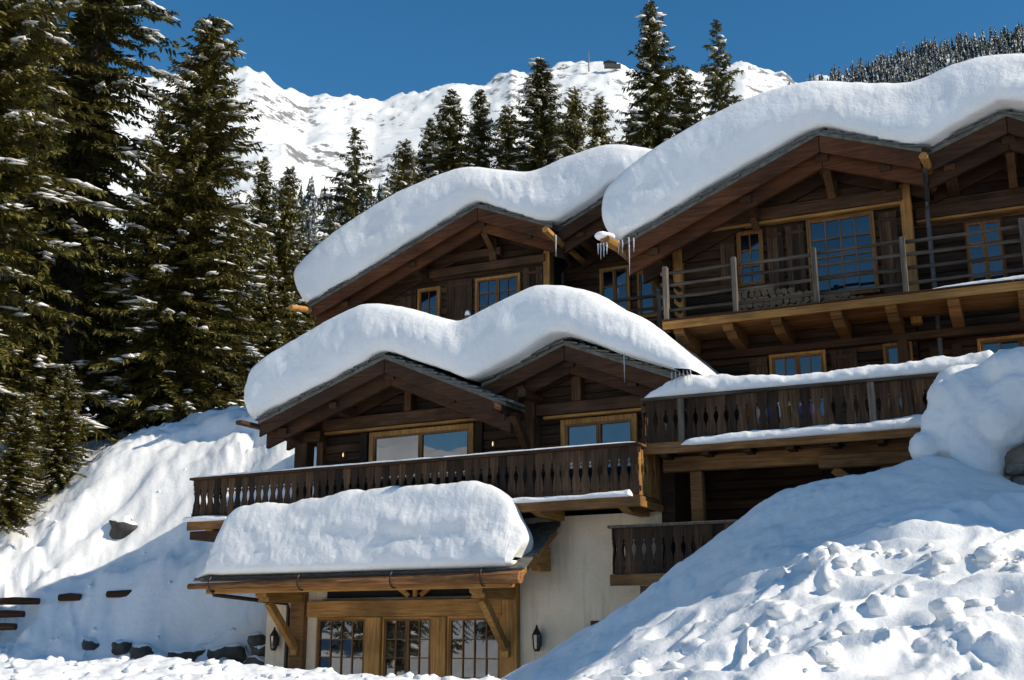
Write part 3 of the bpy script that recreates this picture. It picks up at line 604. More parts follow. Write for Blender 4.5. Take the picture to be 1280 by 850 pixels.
# glazed garden room front under the lean-to roof
AW = 1.2
for x0, x1, c in ((-8.16, -6.90, 1), (-6.40, -5.22, 2), (-4.77, -3.56, 1)):
    window(low, x0, x1, .05, 2.06, AW, c, 4 if c == 1 else 2, 5, fr=.045, gl='glasslow', bar=.024, sill=False)
for x0, x1 in ((-6.86, -6.46), (-5.17, -4.82)): post(low, x0, x1, AW - .14, AW + .02, -.2, 2.10, 'honeyz')
post(low, -8.90, -8.52, AW - .16, AW + .02, -.2, 2.75, 'deck'); post(low, -3.48, -3.13, AW - .16, AW + .02, -.2, 2.86, 'honeyz')
hbeam(low, -8.455, -3.49, AW - .15, AW + .02, 2.11, 2.46, 'honeyx', 'lintel'); MB().box(-8.0, -3.6, AW - .17, AW - .02, 2.463, 2.50).build('lintel_cap', M['grey'], low)
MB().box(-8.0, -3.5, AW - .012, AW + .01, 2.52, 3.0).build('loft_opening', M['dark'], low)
for a, b in (((-6.35, 2.92), (-5.75, 2.54)), ((-5.0, 2.92), (-5.45, 2.54))): MB().beam((a[0], AW - .10, a[1]), (b[0], AW - .10, b[1]), .10, .10).build('strut', M['honeyx'], low)
post(low, -5.66, -5.54, AW - .15, AW - .05, 2.51, 2.92, 'honeyz', 'strut')
for x in (-8.70, -3.36):
    a = MB().prism([(-.32, 2.74), (-.32, 2.62), (-.26, 2.60), (-.26, 2.52), (-.16, 2.50), (-.16, 2.42), (AW - .165, 2.42), (AW - .165, 2.74)], x - .15, x + .15, 'x').build('bracket', M['honeyy'], low, bevel=.012)
    MB().beam((x, .02, 2.41), (x, AW - .2, 1.45), .15, .17).build('strut', M['honeyz'], a, bevel=.01)
    MB().box(x - .09, x + .09, AW - .26, AW - .17, 1.28, 1.48).build('strut_foot', M['honeyz'], a, bevel=.015)
# lean-to roof
lt = MB().prism([(-.52, 2.88), (-.52, 2.94), (AW - .01, 3.96), (AW - .01, 3.88)], -10.38, -2.24, 'x').build('lean_to_roof', M['slate'], low)
MB().prism([(-.40, 2.86), (-.40, 2.925), (AW - .03, 3.875), (AW - .03, 3.78)], -10.3, -2.32, 'x').build('roof_boarding', M['honeyx'], lt)
for k in range(7):
    t = (k + .5) / 7; MB().prism([(-.5 + 1.72 * t - .16, 2.95 + t - .09), (-.5 + 1.72 * t - .16, 2.98 + t - .09), (-.5 + 1.72 * t + .22, 3.0 + t + .13), (-.5 + 1.72 * t + .22, 2.97 + t + .13)], -2.75, -2.16 + rnd.uniform(-.04, .04), 'x').build('slate', M['slate'], lt)
MB().beam((-2.30, -.46, 2.83), (-2.30, AW, 3.80), .07, .16).build('verge_board', M['honeyy'], lt, bevel=.01)
MB().prism([(.45, 3.30), (.45, 3.14), (.55, 3.12), (.55, 3.05), (.7, 3.03), (.7, 2.97), (AW, 2.97), (AW, 3.45)], -2.62, -2.42, 'x').build('corbel', M['honeyy'], lt, bevel=.012)
g = MB().tube([(-10.45, -.60, 2.76), (-8, -.60, 2.77), (-5, -.60, 2.78), (-2.2, -.60, 2.78)], [.06, .085, .10, .125], 12, .06).build('gutter_log', M['bark'], low)
MB().box(-10.0, -2.4, -.62, -.50, 2.885, 2.925, .004).build('gutter_edge', M['iron'], g)
hbeam(low, -10.1, -2.5, -.44, -.26, 2.60, 2.76, 'honeyx', 'eave_beam')
for x in (-9.75, -7.35, -5.05, -3.0):
    pts = [(x, -.52 + .17 * math.cos(t), 2.80 + .17 * math.sin(t)) for t in np.linspace(1.8, 5.0, 9)]
    MB().tube([(x, q[1] - .07, q[2]) for q in pts], .016, 6).build('gutter_hook', M['iron'], g)
MB().tube([(-9.9, -.45, 2.68), (-9.9, -.40, 2.58), (-9.3, .7, 2.46), (-9.05, 1.1, 2.42), (-9.02, 1.12, 2.3), (-9.02, 1.12, -.2)], .045, 8).build('downpipe', M['lantern'], low)
MB().box(-1.55, -1.28, AW - .03, AW + .01, 1.55, 1.99).build('cellar_window', M['barge'], low)
# low side balcony on the plaster wall and the dark porch behind it
sb = MB().box(-.70, 4.0, .3, 1.2, 2.72, 2.80).build('side_balcony', M['deck'], low)
me2 = railing(sb, -.66, 3.9, .33, 2.84, 3.70, .2); MB().box(-.76, 4.0, .24, .40, 3.70, 3.755).build('top_rail', M['greyz'], sb, bevel=.01)
railing(sb, .34, 1.15, -.68, 2.84, 3.70, .2, ydir=True, mesh=me2)
MB().box(-.74, 4.0, .27, .335, 2.62, 2.83).build('fascia', M['deck'], sb, bevel=.01); MB().box(-.2, .25, .45, 1.2, 2.44, 2.62).build('joist', M['grey'], sb); MB().box(1.5, 1.8, .45, 1.2, 2.44, 2.62).build('joist', M['grey'], sb)

# ------------------------------------------------------------------ right-hand upper chalet with the terrace
up = empty('upper_chalet', (*FU.O, 0), -FU.a, 'large timber chalet high on the right with post-and-rail balcony and terrace', 'chalet')
P1 = [(-.89, 10.19), (3.45, 12.0), (5.44, 11.25)]; P2 = [(5.44, 11.25), (7.05, 11.85), (9.8, 10.29)]
gable_roof(up, P1, 2.1, 11, 3.5, 1, 'barge', [(3.45, .26, .3), (1.8, .24, .28), (-.3, .24, .28), (4.7, .22, .26)], hb=.42)
gable_roof(up, P2, 2.4, 11, 3.9, 1, 'bargelow', [(7.05, .26, .3), (5.9, .22, .26), (8.6, .24, .28)], hb=.40)
timber_wall(up, P1, -.12, 4.9, 5.2, 3.5, 7)
timber_wall(up, P2, 4.92, 9.5, 5.2, 3.9, 6.6)
window(up, 1.36, 1.86, 9.2, 10.40, 3.5, 1, 2, 3, fr=.04, frame='sash', sill=False); window(up, 2.90, 4.24, 8.72, 10.45, 3.5, 1, 4, 4, fr=.04, frame='sash', bar=.026, sill=False)
window(up, 6.05, 6.72, 8.75, 10.05, 3.9, 2, 1, 3, fr=.035, frame='beamz', sill=False)
shutter(up, .93, 1.27, 9.1, 10.42, 3.5); shutter(up, 1.98, 2.34, 8.5, 10.42, 3.5); shutter(up, 2.40, 2.80, 8.45, 10.42, 3.5); shutter(up, 4.36, 4.74, 8.45, 10.42, 3.5)
hbeam(up, .6, 4.86, 3.28, 3.47, 10.50, 10.57, 'honeyx', 'window_head'); hbeam(up, .2, 4.9, 3.26, 3.48, 10.58, 10.86, 'beamx', 'tie_beam'); hbeam(up, 5.1, 9.4, 3.70, 3.88, 10.18, 10.24, 'honeyx', 'window_head'); hbeam(up, 5.1, 9.4, 3.68, 3.88, 10.25, 10.5, 'beamx', 'tie_beam')
post(up, 4.84, 5.06, 3.30, 3.60, 7.9, 10.95, 'honeyz'); post(up, -.14, .08, 3.32, 3.6, 5.2, 10.2, 'honeyz'); post(up, 3.36, 3.60, 3.24, 3.46, 10.865, 11.5)
MB().beam((3.48, 3.3, 10.9), (3.48, 2.6, 11.35), .16, .18).build('brace', M['beamz'], up); MB().beam((1.8, 3.4, 10.45), (1.8, 2.75, 10.75), .14, .16).build('brace', M['beamz'], up); MB().beam((7.05, 3.7, 10.7), (7.05, 2.9, 11.15), .16, .18).build('brace', M['beamz'], up)
MB().tube([(5.47, 1.95, 10.95), (5.50, 2.3, 10.90), (5.50, 9, 10.9)], .085, 10, .05).build('gutter_log', M['honeyy'], up)
MB().tube([(-1.12, 1.55, 10.02), (-1.0, 2.3, 10.03), (-1.0, 9, 10.0)], .12, 10, .05).build('gutter_log', M['honeyy'], up)
MB().tube([(5.45, 2.3, 10.82), (5.42, 3.0, 10.6), (5.38, 3.4, 10.52), (5.36, 3.42, 10.3), (5.36, 3.42, 5.3)], .05, 8).build('downpipe', M['zinc'], up)
# low storey windows above the terrace
for x0, x1, n in ((1.95, 3.02, 2), (4.30, 4.76, 1)): window(up, x0, x1, 6.1, 7.5, 3.5, n, 2, 3, fr=.06)
window(up, 6.1, 7.6, 6.1, 7.5, 3.9, 2, 2, 3, fr=.06); shutter(up, 3.18, 3.72, 6.05, 7.52, 3.5); shutter(up, 5.1, 5.75, 6.05, 7.52, 3.9); shutter(up, 1.45, 1.85, 6.05, 7.52, 3.5)
# upper balcony
ub = MB().box(.0, 9.6, 2.02, 3.5, 8.06, 8.14).build('balcony', M['deck'], up)
MB().box(-.02, 9.6, 1.96, 2.02, 7.98, 8.155).build('fascia', M['honeyx'], ub, bevel=.01); MB().box(-.04, 9.6, 1.93, 2.1, 8.158, 8.185).build('floor_edge', M['bargelow'], ub)
for k in range(7): MB().box(.02, 9.55, 2.05 + .2 * k, 2.05 + .2 * k + .188, 8.035, 8.056).build('soffit_board', M['deck'], ub)
for x in (.3, 1.35, 2.35, 3.55, 4.6, 5.75, 7.0, 8.2):
    MB().prism([(2.06, 8.02), (2.06, 7.92), (2.15, 7.86), (2.3, 7.86), (2.5, 7.76), (3.46, 7.70), (3.46, 8.02)], x - .11, x + .11, 'x').build('joist', M['deck'], ub, bevel=.01)
for x in (.06, 1.55, 3.2, 4.92, 7.1, 8.9): MB().box(x - .055, x + .055, 1.99, 2.11, 8.19, 9.36 + rnd.uniform(-.03, .04), .008).build('post', M['greyz'], ub, bevel=.015)
PX = [.06, 1.55, 3.2, 4.92, 7.1, 8.9]
for a, b in zip(PX[:-1], PX[1:]):
    for z in (9.27, 9.0, 8.72, 8.42):
        j = rnd.uniform(-.015, .015); MB().tube([(a - .05, 2.14, z + j), ((a + b) / 2, 2.14, z + rnd.uniform(-.02, .02)), (b + .05, 2.14, z + j + rnd.uniform(-.02, .02))], [.04, .035, .04], 7, .1).build('rail', M['grey'], ub)
for z in (9.22, 8.98, 8.72, 8.46): MB().tube([(.0, 2.0, z), (.0, 3.46, z + .01)], .05, 7, .1).build('rail', M['grey'], ub)
post(up, 4.55, 4.75, 3.3, 3.5, 5.2, 7.72, 'beamz'); hbeam(up, .1, 9.4, 3.3, 3.48, 7.56, 7.72, 'beamx', 'wall_plate')
# terrace and the porch below it
te = MB().box(-0.04, 6.6, 0.44, 3.5, 5.169, 5.271).build('terrace', M['deck'], up)
tz = 6.138; railing(te, 0.03, 6.4, 0.47, 5.312, tz, .2); MB().box(-0.04, 6.5, 0.36, 0.55, tz, tz + .06).build('top_rail', M['grey'], te, bevel=.01)
post_m = MB().box(-.06, .06, -.03, .02, 5.291, tz).mesh('rail_post', M['greyz'])
for x in (0.76, 4.3): place('rail_post', post_m, te, (x, 0.42, 0))
MB().box(-0.04, 6.5, 0.52, 0.57, 5.944, 6.067).build('rail_backing', M['beamx'], te); MB().box(-0.04, 6.5, 0.52, 0.57, 5.373, 5.475).build('rail_backing', M['beamx'], te)
MB().box(-0.06, 6.5, 0.37, 0.46, 5.087, 5.302).build('fascia', M['deck'], te, bevel=.01)
railing(te, 0.52, 1.52, -0.04, 5.312, tz, .2, ydir=True)
MB().box(.2, 6.4, 0.92, 1.14, 4.802, 5.098).build('porch_beam', M['deck'], te, bevel=.015)
MB().box(3.23, 6.4, 0.72, 0.918, 4.679, 4.924).build('porch_beam', M['deck'], te, bevel=.015); MB().beam((3.48, 0.87, 4.659), (4.15, 0.87, 4.149), .14, .16).build('brace', M['deck'], te)
MB().box(0.74, 0.98, 0.92, 1.14, 2.5, 4.792).build('porch_post', M['deck'], te, bevel=.015); MB().box(4.3, 4.56, 0.92, 1.14, 3.0, 4.792).build('porch_post', M['deck'], te, bevel=.015)
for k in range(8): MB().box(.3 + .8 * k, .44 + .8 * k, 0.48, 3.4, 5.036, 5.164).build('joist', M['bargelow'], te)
pwl = timber_wall(up, [(0, 5.25), (6.6, 5.25)], .2, 6.4, 2.4, 2.9, .2, drop=.1, name='porch_wall')
window(up, 2.1, 2.7, 3.2, 4.4, 2.9, 1, 2, 3, fr=.06, gl='glasslow')

# ------------------------------------------------------------------ left-hand upper chalet
bk = empty('back_chalet', (*FU.O, 0), -FU.a, 'timber chalet behind, its gable rising above the lower chalet roof snow', 'chalet')
Q1 = [(-11.84, 11.12), (-6.43, 13.34), (-4.19, 12.4)]; Q2 = [(-4.19, 12.4), (-2.36, 13.25), (.15, 11.9)]
gable_roof(bk, Q1, 6.0, 14, 7.3, 1, 'barge', [(-6.43, .26, .3), (-8.6, .24, .28), (-10.8, .24, .28), (-5.0, .22, .26)], hb=.42)
gable_roof(bk, Q2, 6.3, 14, 8.3, 1, 'bargelow', [(-2.36, .26, .3), (-3.6, .22, .26)], hb=.40)
timber_wall(bk, Q1, -11.2, -4.8, 8.6, 7.3, 6)
timber_wall(bk, Q2, -4.78, -.1, 8.6, 8.3, 5)
window(bk, -8.88, -8.26, 10.3, 11.42, 7.3, 1, 2, 2, fr=.06); window(bk, -7.0, -5.74, 10.3, 11.48, 7.3, 2, 2, 3, fr=.07)
window(bk, -3.62, -2.86, 10.2, 11.62, 8.3, 2, 1, 3, fr=.06); window(bk, -2.52, -1.7, 10.2, 11.6, 8.3, 2, 1, 3, fr=.06)
shutter(bk, -9.52, -9.0, 10.2, 11.5, 7.3); shutter(bk, -8.0, -7.18, 10.2, 11.6, 7.3); shutter(bk, -5.6, -5.0, 10.2, 11.66, 7.3)
hbeam(bk, -10.0, -4.85, 7.06, 7.28, 11.72, 11.95, 'beamx', 'tie_beam'); hbeam(bk, -8.3, -6.2, 7.04, 7.27, 12.12, 12.34, 'beamx', 'tie_beam')
post(bk, -4.92, -4.72, 7.1, 7.4, 8.8, 12.1, 'honeyz'); post(bk, -6.54, -6.32, 7.03, 7.26, 11.96, 12.75); MB().beam((-6.43, 7.1, 12.25), (-6.43, 6.45, 12.65), .16, .18).build('brace', M['beamz'], bk)
MB().tube([(-4.20, 5.55, 12.05), (-4.15, 6.2, 11.98), (-4.15, 12, 11.95)], .09, 10, .05).build('gutter_log', M['honeyy'], bk)
MB().tube([(-12.05, 5.4, 10.82), (-11.8, 6.2, 10.9), (-11.8, 12, 10.9)], .09, 10, .05).build('gutter_log', M['honeyy'], bk)
MB().tube([(-4.1, 6.5, 11.8), (-4.15, 7.2, 11.55), (-4.5, 7.5, 11.45), (-4.5, 7.5, 9)], .05, 8).build('downpipe', M['lantern'], bk)
rb = MB().box(-9.5, .0, 6.0, 7.3, 9.0, 9.1).build('balcony', M['deck'], bk)
for z in (10.02, 9.7, 9.4): MB().tube([(-9.5, 6.05, z), (-.1, 6.05, z)], .045, 7, .08).build('rail', M['grey'], rb)
for x in (-9.4, -6.7, -4.0, -1.3): MB().box(x - .06, x + .06, 5.98, 6.1, 9.1, 10.12).build('post', M['greyz'], rb)

# ------------------------------------------------------------------ snow on the roofs
def catmull(K, n):
    K = np.array(K, float); m = len(K)
    c = np.r_[0, np.cumsum(np.maximum(.15, np.hypot(*(K[1:, -2:] - K[:-1, -2:]).T)))]; t = np.linspace(0, c[-1], n); out = np.zeros((n, K.shape[1]))
    T = np.zeros_like(K)
    for i in range(m):
        a, b = max(0, i - 1), min(m - 1, i + 1); T[i] = (K[b] - K[a]) / (c[b] - c[a])
    k = np.clip(np.searchsorted(c, t, side='right') - 1, 0, m - 2); h = (c[k + 1] - c[k]); u = (t - c[k]) / h
    u, h = u[:, None], h[:, None]
    return (2 * u**3 - 3 * u**2 + 1) * K[k] + (u**3 - 2 * u**2 + u) * h * T[k] + (-2 * u**3 + 3 * u**2) * K[k + 1] + (u**3 - u**2) * h * T[k + 1]
def roof_snow(name, frame, keys, d0, dback, label, seed, sect=None, n=300, lift=.03, amp=.045, strata=.085, bulge=1.0):
    k = catmull(keys, n); B = k[:, :2]; T = k[:, 2:]
    sec = sect or [(0, .75), (-.01, .30), (-.005, .02), (.010, -.06), (.05, -.10), (.18, -.13), (.34, -.12), (.52, -.08), (.68, -.03), (.80, .03), (.88, .11), (.945, .26), (.985, .50), (1.005, .8), (1.015, 1.2), (1.01, 1.8), (1.0, 3.0), (.98, 5.0)]
    ss = catmull([(a, b) for a, b in sec], 46 if sect is None else 40)
    h = np.r_[ss[:, 0], .9, 0.0]; dd = np.r_[ss[:, 1], dback - d0, dback - d0]
    thick = np.hypot(*(T - B).T); sc = np.clip(thick / 1.0, .05, 1.0)
    H = h[None, :]; x = B[:, None, 0] + (T - B)[:, None, 0] * H; z = B[:, None, 1] + (T - B)[:, None, 1] * H + lift
    fr = np.where(dd < 1.0, dd, 0); D = d0 + np.where(dd[None, :] < 1.0, dd[None, :] * np.where(dd < .25, bulge * sc[:, None], 1), dd[None, :])
    # wind-worn relief: bands along the face, soft lumps, small pits
    front = np.exp(-((np.clip(H, 0, 1.2) - .45) / .42) ** 2) * (dd[None, :] < 1.0) * sc[:, None]
    xx, zz = x, z
    iso = sect is not None
    rel = strata * fbm(xx * .45, (zz - .18 * xx) * 2.8, oct=4, seed=seed) + amp * fbm(xx * .9, zz * 2.2, oct=3, seed=seed + 3) + .38 * amp * fbm(xx * 4, (zz - .25 * xx) * 7, oct=4, seed=seed + 7)
    if iso: rel = .09 * fbm(xx * .8, zz * 1.6 + D * .8, oct=2, seed=seed) + .035 * fbm(xx * 2.6, zz * 5.2, D * 3.4, oct=3, seed=seed + 3) + .022 * fbm(xx * 7, zz * 14, D * 9, oct=3, seed=seed + 7)
    D = D - front * rel
    top = sstep(.8, 1.0, H) * sc[:, None]
    z = z + top * (.05 * fbm(xx * .8, D * .8, oct=3, seed=seed + 11) + .015 * fbm(xx * 6, D * 6, oct=3, seed=seed + 13) + (.09 * fbm(xx * 1.5, D * 1.5, oct=3, seed=seed + 15) if iso else 0))
    m = H.shape[1]; v = np.c_[x.ravel(), D.ravel(), z.ravel()]
    i, j = np.meshgrid(np.arange(n - 1), np.arange(m), indexing='ij'); j2 = (j + 1) % m
    f = np.c_[(i * m + j).ravel(), ((i + 1) * m + j).ravel(), ((i + 1) * m + j2).ravel(), (i * m + j2).ravel()]
    o = place(name, np_mesh(name, v, f, M['rsnow'])); o.location = (*frame.O, 0); o.rotation_euler = (0, 0, -frame.a)
    return tag(o, label, 'snow')
roof_snow('roof_snow', FL, [(-9.45, 6.57, -9.54, 6.52), (-9.45, 6.6, -9.84, 6.79), (-9.36, 6.63, -10.05, 7.42), (-9.04, 6.76, -9.82, 8.02), (-7.92, 7.1, -8.7, 8.51), (-6.62, 7.55, -7.34, 8.97), (-5.99, 7.76, -6.65, 9.07), (-5.15, 7.47, -5.71, 8.87), (-4.38, 7.17, -4.71, 8.51), (-3.88, 6.96, -4.24, 8.38), (-3.42, 7.05, -3.68, 8.53), (-2.61, 7.34, -2.92, 8.81), (-1.82, 7.67, -2.15, 8.9), (-1.08, 7.45, -1.19, 8.61), (-.48, 7.15, -.66, 8.24), (.03, 6.94, -.12, 7.9), (.51, 6.75, .55, 7.28), (.71, 6.66, 1.06, 6.78), (.71, 6.65, 1.06, 6.61)],
          .2, 9.2, 'wavy snow blanket draped over the twin gables of the lower chalet', 100)
roof_snow('roof_snow', FU, [(-11.84, 11.1, -11.89, 11.04), (-11.81, 11.12, -12.18, 11.27), (-11.7, 11.16, -12.6, 11.96), (-11.48, 11.25, -12.57, 12.42), (-10.41, 11.67, -11.41, 13.3), (-8.59, 12.45, -9.35, 14.19), (-7.2, 13.05, -7.69, 14.58), (-6.43, 13.33, -6.89, 14.64), (-5.72, 13.03, -6.11, 14.43), (-4.77, 12.58, -5.14, 14.19), (-4.19, 12.4, -4.66, 14.2), (-3.61, 12.62, -4.11, 14.34), (-2.92, 12.94, -3.09, 14.5), (-2.36, 13.25, -2.54, 14.47), (-1.71, 12.94, -1.87, 14.29), (-.87, 12.49, -.99, 13.92), (-.05, 12.01, -.01, 13.04), (.15, 11.9, .33, 11.95)],
          6.0, 14.2, 'thick smooth snow on the roof of the chalet behind', 200)
roof_snow('roof_snow', FU, [(-.89, 10.16, -.94, 10.11), (-.87, 10.19, -1.33, 10.47), (-.76, 10.25, -1.51, 11.1), (-.53, 10.35, -1.34, 11.65), (.25, 10.71, -.47, 12.26), (1.42, 11.23, 1.17, 12.95), (2.48, 11.67, 2.37, 13.25), (3.45, 12.0, 3.34, 13.27), (4.13, 11.76, 4.22, 13.05), (4.88, 11.4, 5.13, 12.82), (5.44, 11.25, 5.61, 12.85), (6.05, 11.5, 6.17, 13.02), (6.74, 11.79, 6.85, 13.07), (7.05, 11.85, 7.5, 12.96), (7.66, 11.62, 8.21, 12.71), (8.58, 11.14, 9.12, 12.04), (9.45, 10.58, 9.8, 11.1), (9.8, 10.29, 10.12, 10.27)],
          2.1, 11.2, 'deep snow overhanging the highest roof on the right', 300)
roof_snow('roof_snow', FL, [(-10.4, 2.92, -10.46, 2.87), (-10.12, 3.0, -10.06, 3.35), (-9.93, 3.02, -9.93, 3.97), (-9.66, 3.0, -9.75, 4.38), (-9.12, 3.0, -9.26, 4.57), (-7.96, 3.0, -8.2, 4.51), (-7.6, 3.0, -7.75, 4.60), (-7.05, 3.0, -7.28, 4.64), (-6.03, 3.0, -6.24, 4.68), (-4.96, 3.0, -5.14, 4.77), (-4.0, 3.0, -4.15, 4.74), (-3.51, 3.0, -3.65, 4.74), (-2.99, 3.0, -3.08, 4.63), (-2.64, 3.0, -2.64, 4.38), (-2.5, 3.0, -2.43, 3.97), (-2.42, 3.05, -2.23, 3.53), (-2.42, 3.11, -2.38, 3.17)],
          -.5, .05, 'massive rough snow pile on the lean-to roof above the glazed doors', 400,
          sect=[(0, .40), (-.01, .15), (0, -.06), (.03, -.15), (.10, -.18), (.24, -.145), (.40, -.08), (.56, -.01), (.72, .07), (.86, .15), (.95, .23), (1.0, .34), (1.0, .48), (.97, .50)], n=340, amp=.16, strata=.03, lift=.0)
def snow_strip(name, frame, pts, label, seed, n=160, m=14, amp=.03):
    """ridge of snow along a rail or ledge: pts = x, d, z, half width, height"""
    k = catmull(np.array(pts)[:, [3, 4, 1, 0, 2]], n)[:, [3, 2, 4, 0, 1]]
    ang = np.linspace(0, math.pi, m); c, s = np.cos(ang), np.sin(ang)
    x = np.repeat(k[:, 0:1], m, 1); nz = fbm(x * 1.7, c[None, :] * .6 + 5, s[None, :] * .6 + 2, oct=4, seed=seed); nf = fbm(x * 6, c[None, :] * 2 + 5, s[None, :] * 2 + 2, oct=3, seed=seed + 1)
    g = 1 + .35 * nz + .14 * nf
    d = k[:, 1:2] - c[None, :] * k[:, 3:4] * g; z = k[:, 2:3] + (s[None, :] ** .7) * k[:, 4:5] * g
    end = np.minimum(1, np.minimum(np.arange(n), n - 1 - np.arange(n)) / 4.0)[:, None] ** .5
    d = k[:, 1:2] + (d - k[:, 1:2]) * end; z = k[:, 2:3] + (z - k[:, 2:3]) * end
    v = np.c_[x.ravel(), d.ravel(), z.ravel()]
    i, j = np.meshgrid(np.arange(n - 1), np.arange(m), indexing='ij'); j2 = (j + 1) % m
    f = np.c_[(i * m + j).ravel(), ((i + 1) * m + j).ravel(), ((i + 1) * m + j2).ravel(), (i * m + j2).ravel()]
    o = place(name, np_mesh(name, v, f, M['snow'])); o.location = (*frame.O, 0); o.rotation_euler = (0, 0, -frame.a)
    return tag(o, label, 'snow')
snow_strip('rail_snow', FU, [(0, 0.44, 6.199, 0.07, 0.051), (0.27, 0.45, 6.199, 0.12, 0.174), (0.68, 0.45, 6.199, 0.15, 0.367), (1.03, 0.45, 6.199, 0.16, 0.407), (1.59, 0.45, 6.199, 0.16, 0.337), (2.61, 0.45, 6.199, 0.16, 0.255), (3.95, 0.45, 6.199, 0.16, 0.235), (5.27, 0.45, 6.199, 0.18, 0.275), (6.49, 0.45, 6.199, 0.2, 0.367)], 'long snow ridge lying on the terrace railing below the upper balcony', 11)
snow_strip('ledge_snow', FU, [(0.73, 0.38, 5.23, 0.04, 0.031), (0.98, 0.37, 5.21, 0.1, 0.143), (1.9, 0.37, 5.22, 0.11, 0.163), (3.43, 0.37, 5.23, 0.12, 0.174), (5.27, 0.37, 5.241, 0.13, 0.204)], 'snow lip along the floor edge of the terrace', 12)
snow_strip('rail_snow', FL, [(-11.16, .02, 5.275, .08, .03), (-8, .02, 5.275, .085, .045), (-4, .02, 5.275, .085, .04), (.03, .02, 5.275, .08, .03)], 'thin line of snow on the handrail of the lower balcony', 13)
snow_strip('ledge_snow', FL, [(-2.75, -.08, 4.24, .10, .12), (-2.2, -.07, 4.24, .09, .10), (-1.2, -.07, 4.25, .09, .09), (-.1, -.06, 4.25, .09, .12)], 'small snow ledge at the foot of the lower balcony beside the snow pile', 14)
snow_strip('ledge_snow', FL, [(-11.25, .0, 4.26, .10, .10), (-10.6, -.07, 4.25, .10, .11), (-9.9, -.07, 4.25, .08, .08)], 'snow cap on the left end of the lower balcony floor', 15)
snow_strip('ledge_snow', FU, [(5.35, 2.0, 8.17, .03, .03), (5.8, 2.0, 8.17, .06, .07), (6.6, 2.0, 8.17, .07, .08), (7.6, 2.0, 8.17, .08, .10)], 'thin strip of snow on the upper balcony floor edge at right', 16)
snow_strip('post_snow', FU, [(-6.78, 6.04, 10.11, .05, .10), (-6.70, 6.04, 10.11, .07, .14), (-6.62, 6.04, 10.11, .05, .10)], 'little snow cap on a rail post in front of the back chalet', 17, n=24)

# ------------------------------------------------------------------ drifted snow at the right end of the terrace
def blob_mass(name, frame, balls, label, seed, voxel=.07, amp=.10):
    bm = bmesh.new()
    for (x, d, z, rx, rd, rz) in balls:
        mt = Matrix.Translation((x, d, z)) @ Matrix.Diagonal((rx, rd, rz, 1)); bmesh.ops.create_icosphere(bm, subdivisions=4, radius=1, matrix=mt)
    me = bpy.data.meshes.new(name); bm.to_mesh(me); bm.free(); me.materials.append(M['snow'])
    o = place(name, me); o.location = (*frame.O, 0); o.rotation_euler = (0, 0, -frame.a)
    r = o.modifiers.new('fuse', 'REMESH'); r.mode = 'VOXEL'; r.voxel_size = voxel; r.use_smooth_shade = True
    s = o.modifiers.new('settle', 'SMOOTH'); s.factor = .7; s.iterations = 6
    for sz, st in ((.9, amp * 1.8), (.3, amp * .7), (.1, amp * .28)):
        tx = bpy.data.textures.new(name + '_relief', 'CLOUDS'); tx.noise_scale = sz; tx.noise_depth = 3
        dm = o.modifiers.new('relief', 'DISPLACE'); dm.texture = tx; dm.strength = st; dm.mid_level = .5; dm.texture_coords = 'LOCAL'
    return tag(o, label, 'snow')
blob_mass('snow_drift', FU, [(6.0, -.35, 5.72, .62, .55, .42), (6.9, -.4, 5.9, .8, .7, .42), (7.9, -.4, 6.1, 1.0, .9, .5), (9.2, -.4, 6.3, 1.3, 1.1, .7), (5.62, -.55, 5.55, .30, .34, .34), (5.52, -.62, 5.12, .36, .30, .34), (6.05, -.75, 5.2, .45, .35, .62), (6.15, -.7, 4.65, .36, .35, .4), (6.75, -.85, 5.35, .5, .45, .5), (7.3, -.95, 5.3, .6, .5, .5), (7.9, -1.0, 5.35, .7, .55, .55), (8.8, -1.1, 5.6, 1.0, .7, .7), (6.95, -.9, 4.86, .28, .26, .20), (5.22, -.78, 4.70, .25, .25, .27), (6.0, -.85, 4.3, .42, .4, .5), (5.9, -.8, 4.75, .38, .35, .5), (6.5, -.95, 5.05, .4, .35, .45), (5.72, -.6, 4.55, .3, .3, .3), (7.2, .6, 5.9, 1.4, 1.2, .5), (9.8, -.2, 6.3, 1.6, 1.4, 1.0), (11.5, .4, 6.6, 2.0, 2.0, 1.3)],
          'blue shaded snow drift bulging over the right end of the terrace', 21, voxel=.05, amp=.13)
# dry stone wall showing under the drift
sw = empty('stone_wall', tuple(FU.w(6.45, -1.22, 4.0)), -FU.a, 'short rough stone wall under the snow drift at the right edge', 'wall')
MB().box(-.45, 3.2, .30, .8, -.6, .75).build('core', M['stone'], sw)
for r in range(4):
    x = -.5 + rnd.uniform(0, .15)
    while x < 2.6:
        w = rnd.uniform(.22, .42); h = .2
        b = bmesh.new(); bmesh.ops.create_icosphere(b, subdivisions=2, radius=1)
        for q in b.verts:
            n3 = noise(np.array([q.co.x * 1.7 + x * 9]), np.array([q.co.y * 1.7 + r * 5]), np.array([q.co.z * 1.7]), 5)[0]
            c = q.co; m_ = max(abs(c.x), abs(c.y), abs(c.z)); c *= (.55 + .45 / m_) * (1 + .12 * n3); q.co = Vector((c.x * w * .52, c.y * .2, c.z * h * .52))
        me = bpy.data.meshes.new('stone'); b.to_mesh(me); b.free(); me.materials.append(M['stone'])
        place('stone', me, sw, (x + w / 2, .28 + rnd.uniform(-.05, .05), -.35 + r * .2), (rnd.uniform(-.1, .1), rnd.uniform(-.12, .12), rnd.uniform(-.1, .1))); x += w * .98

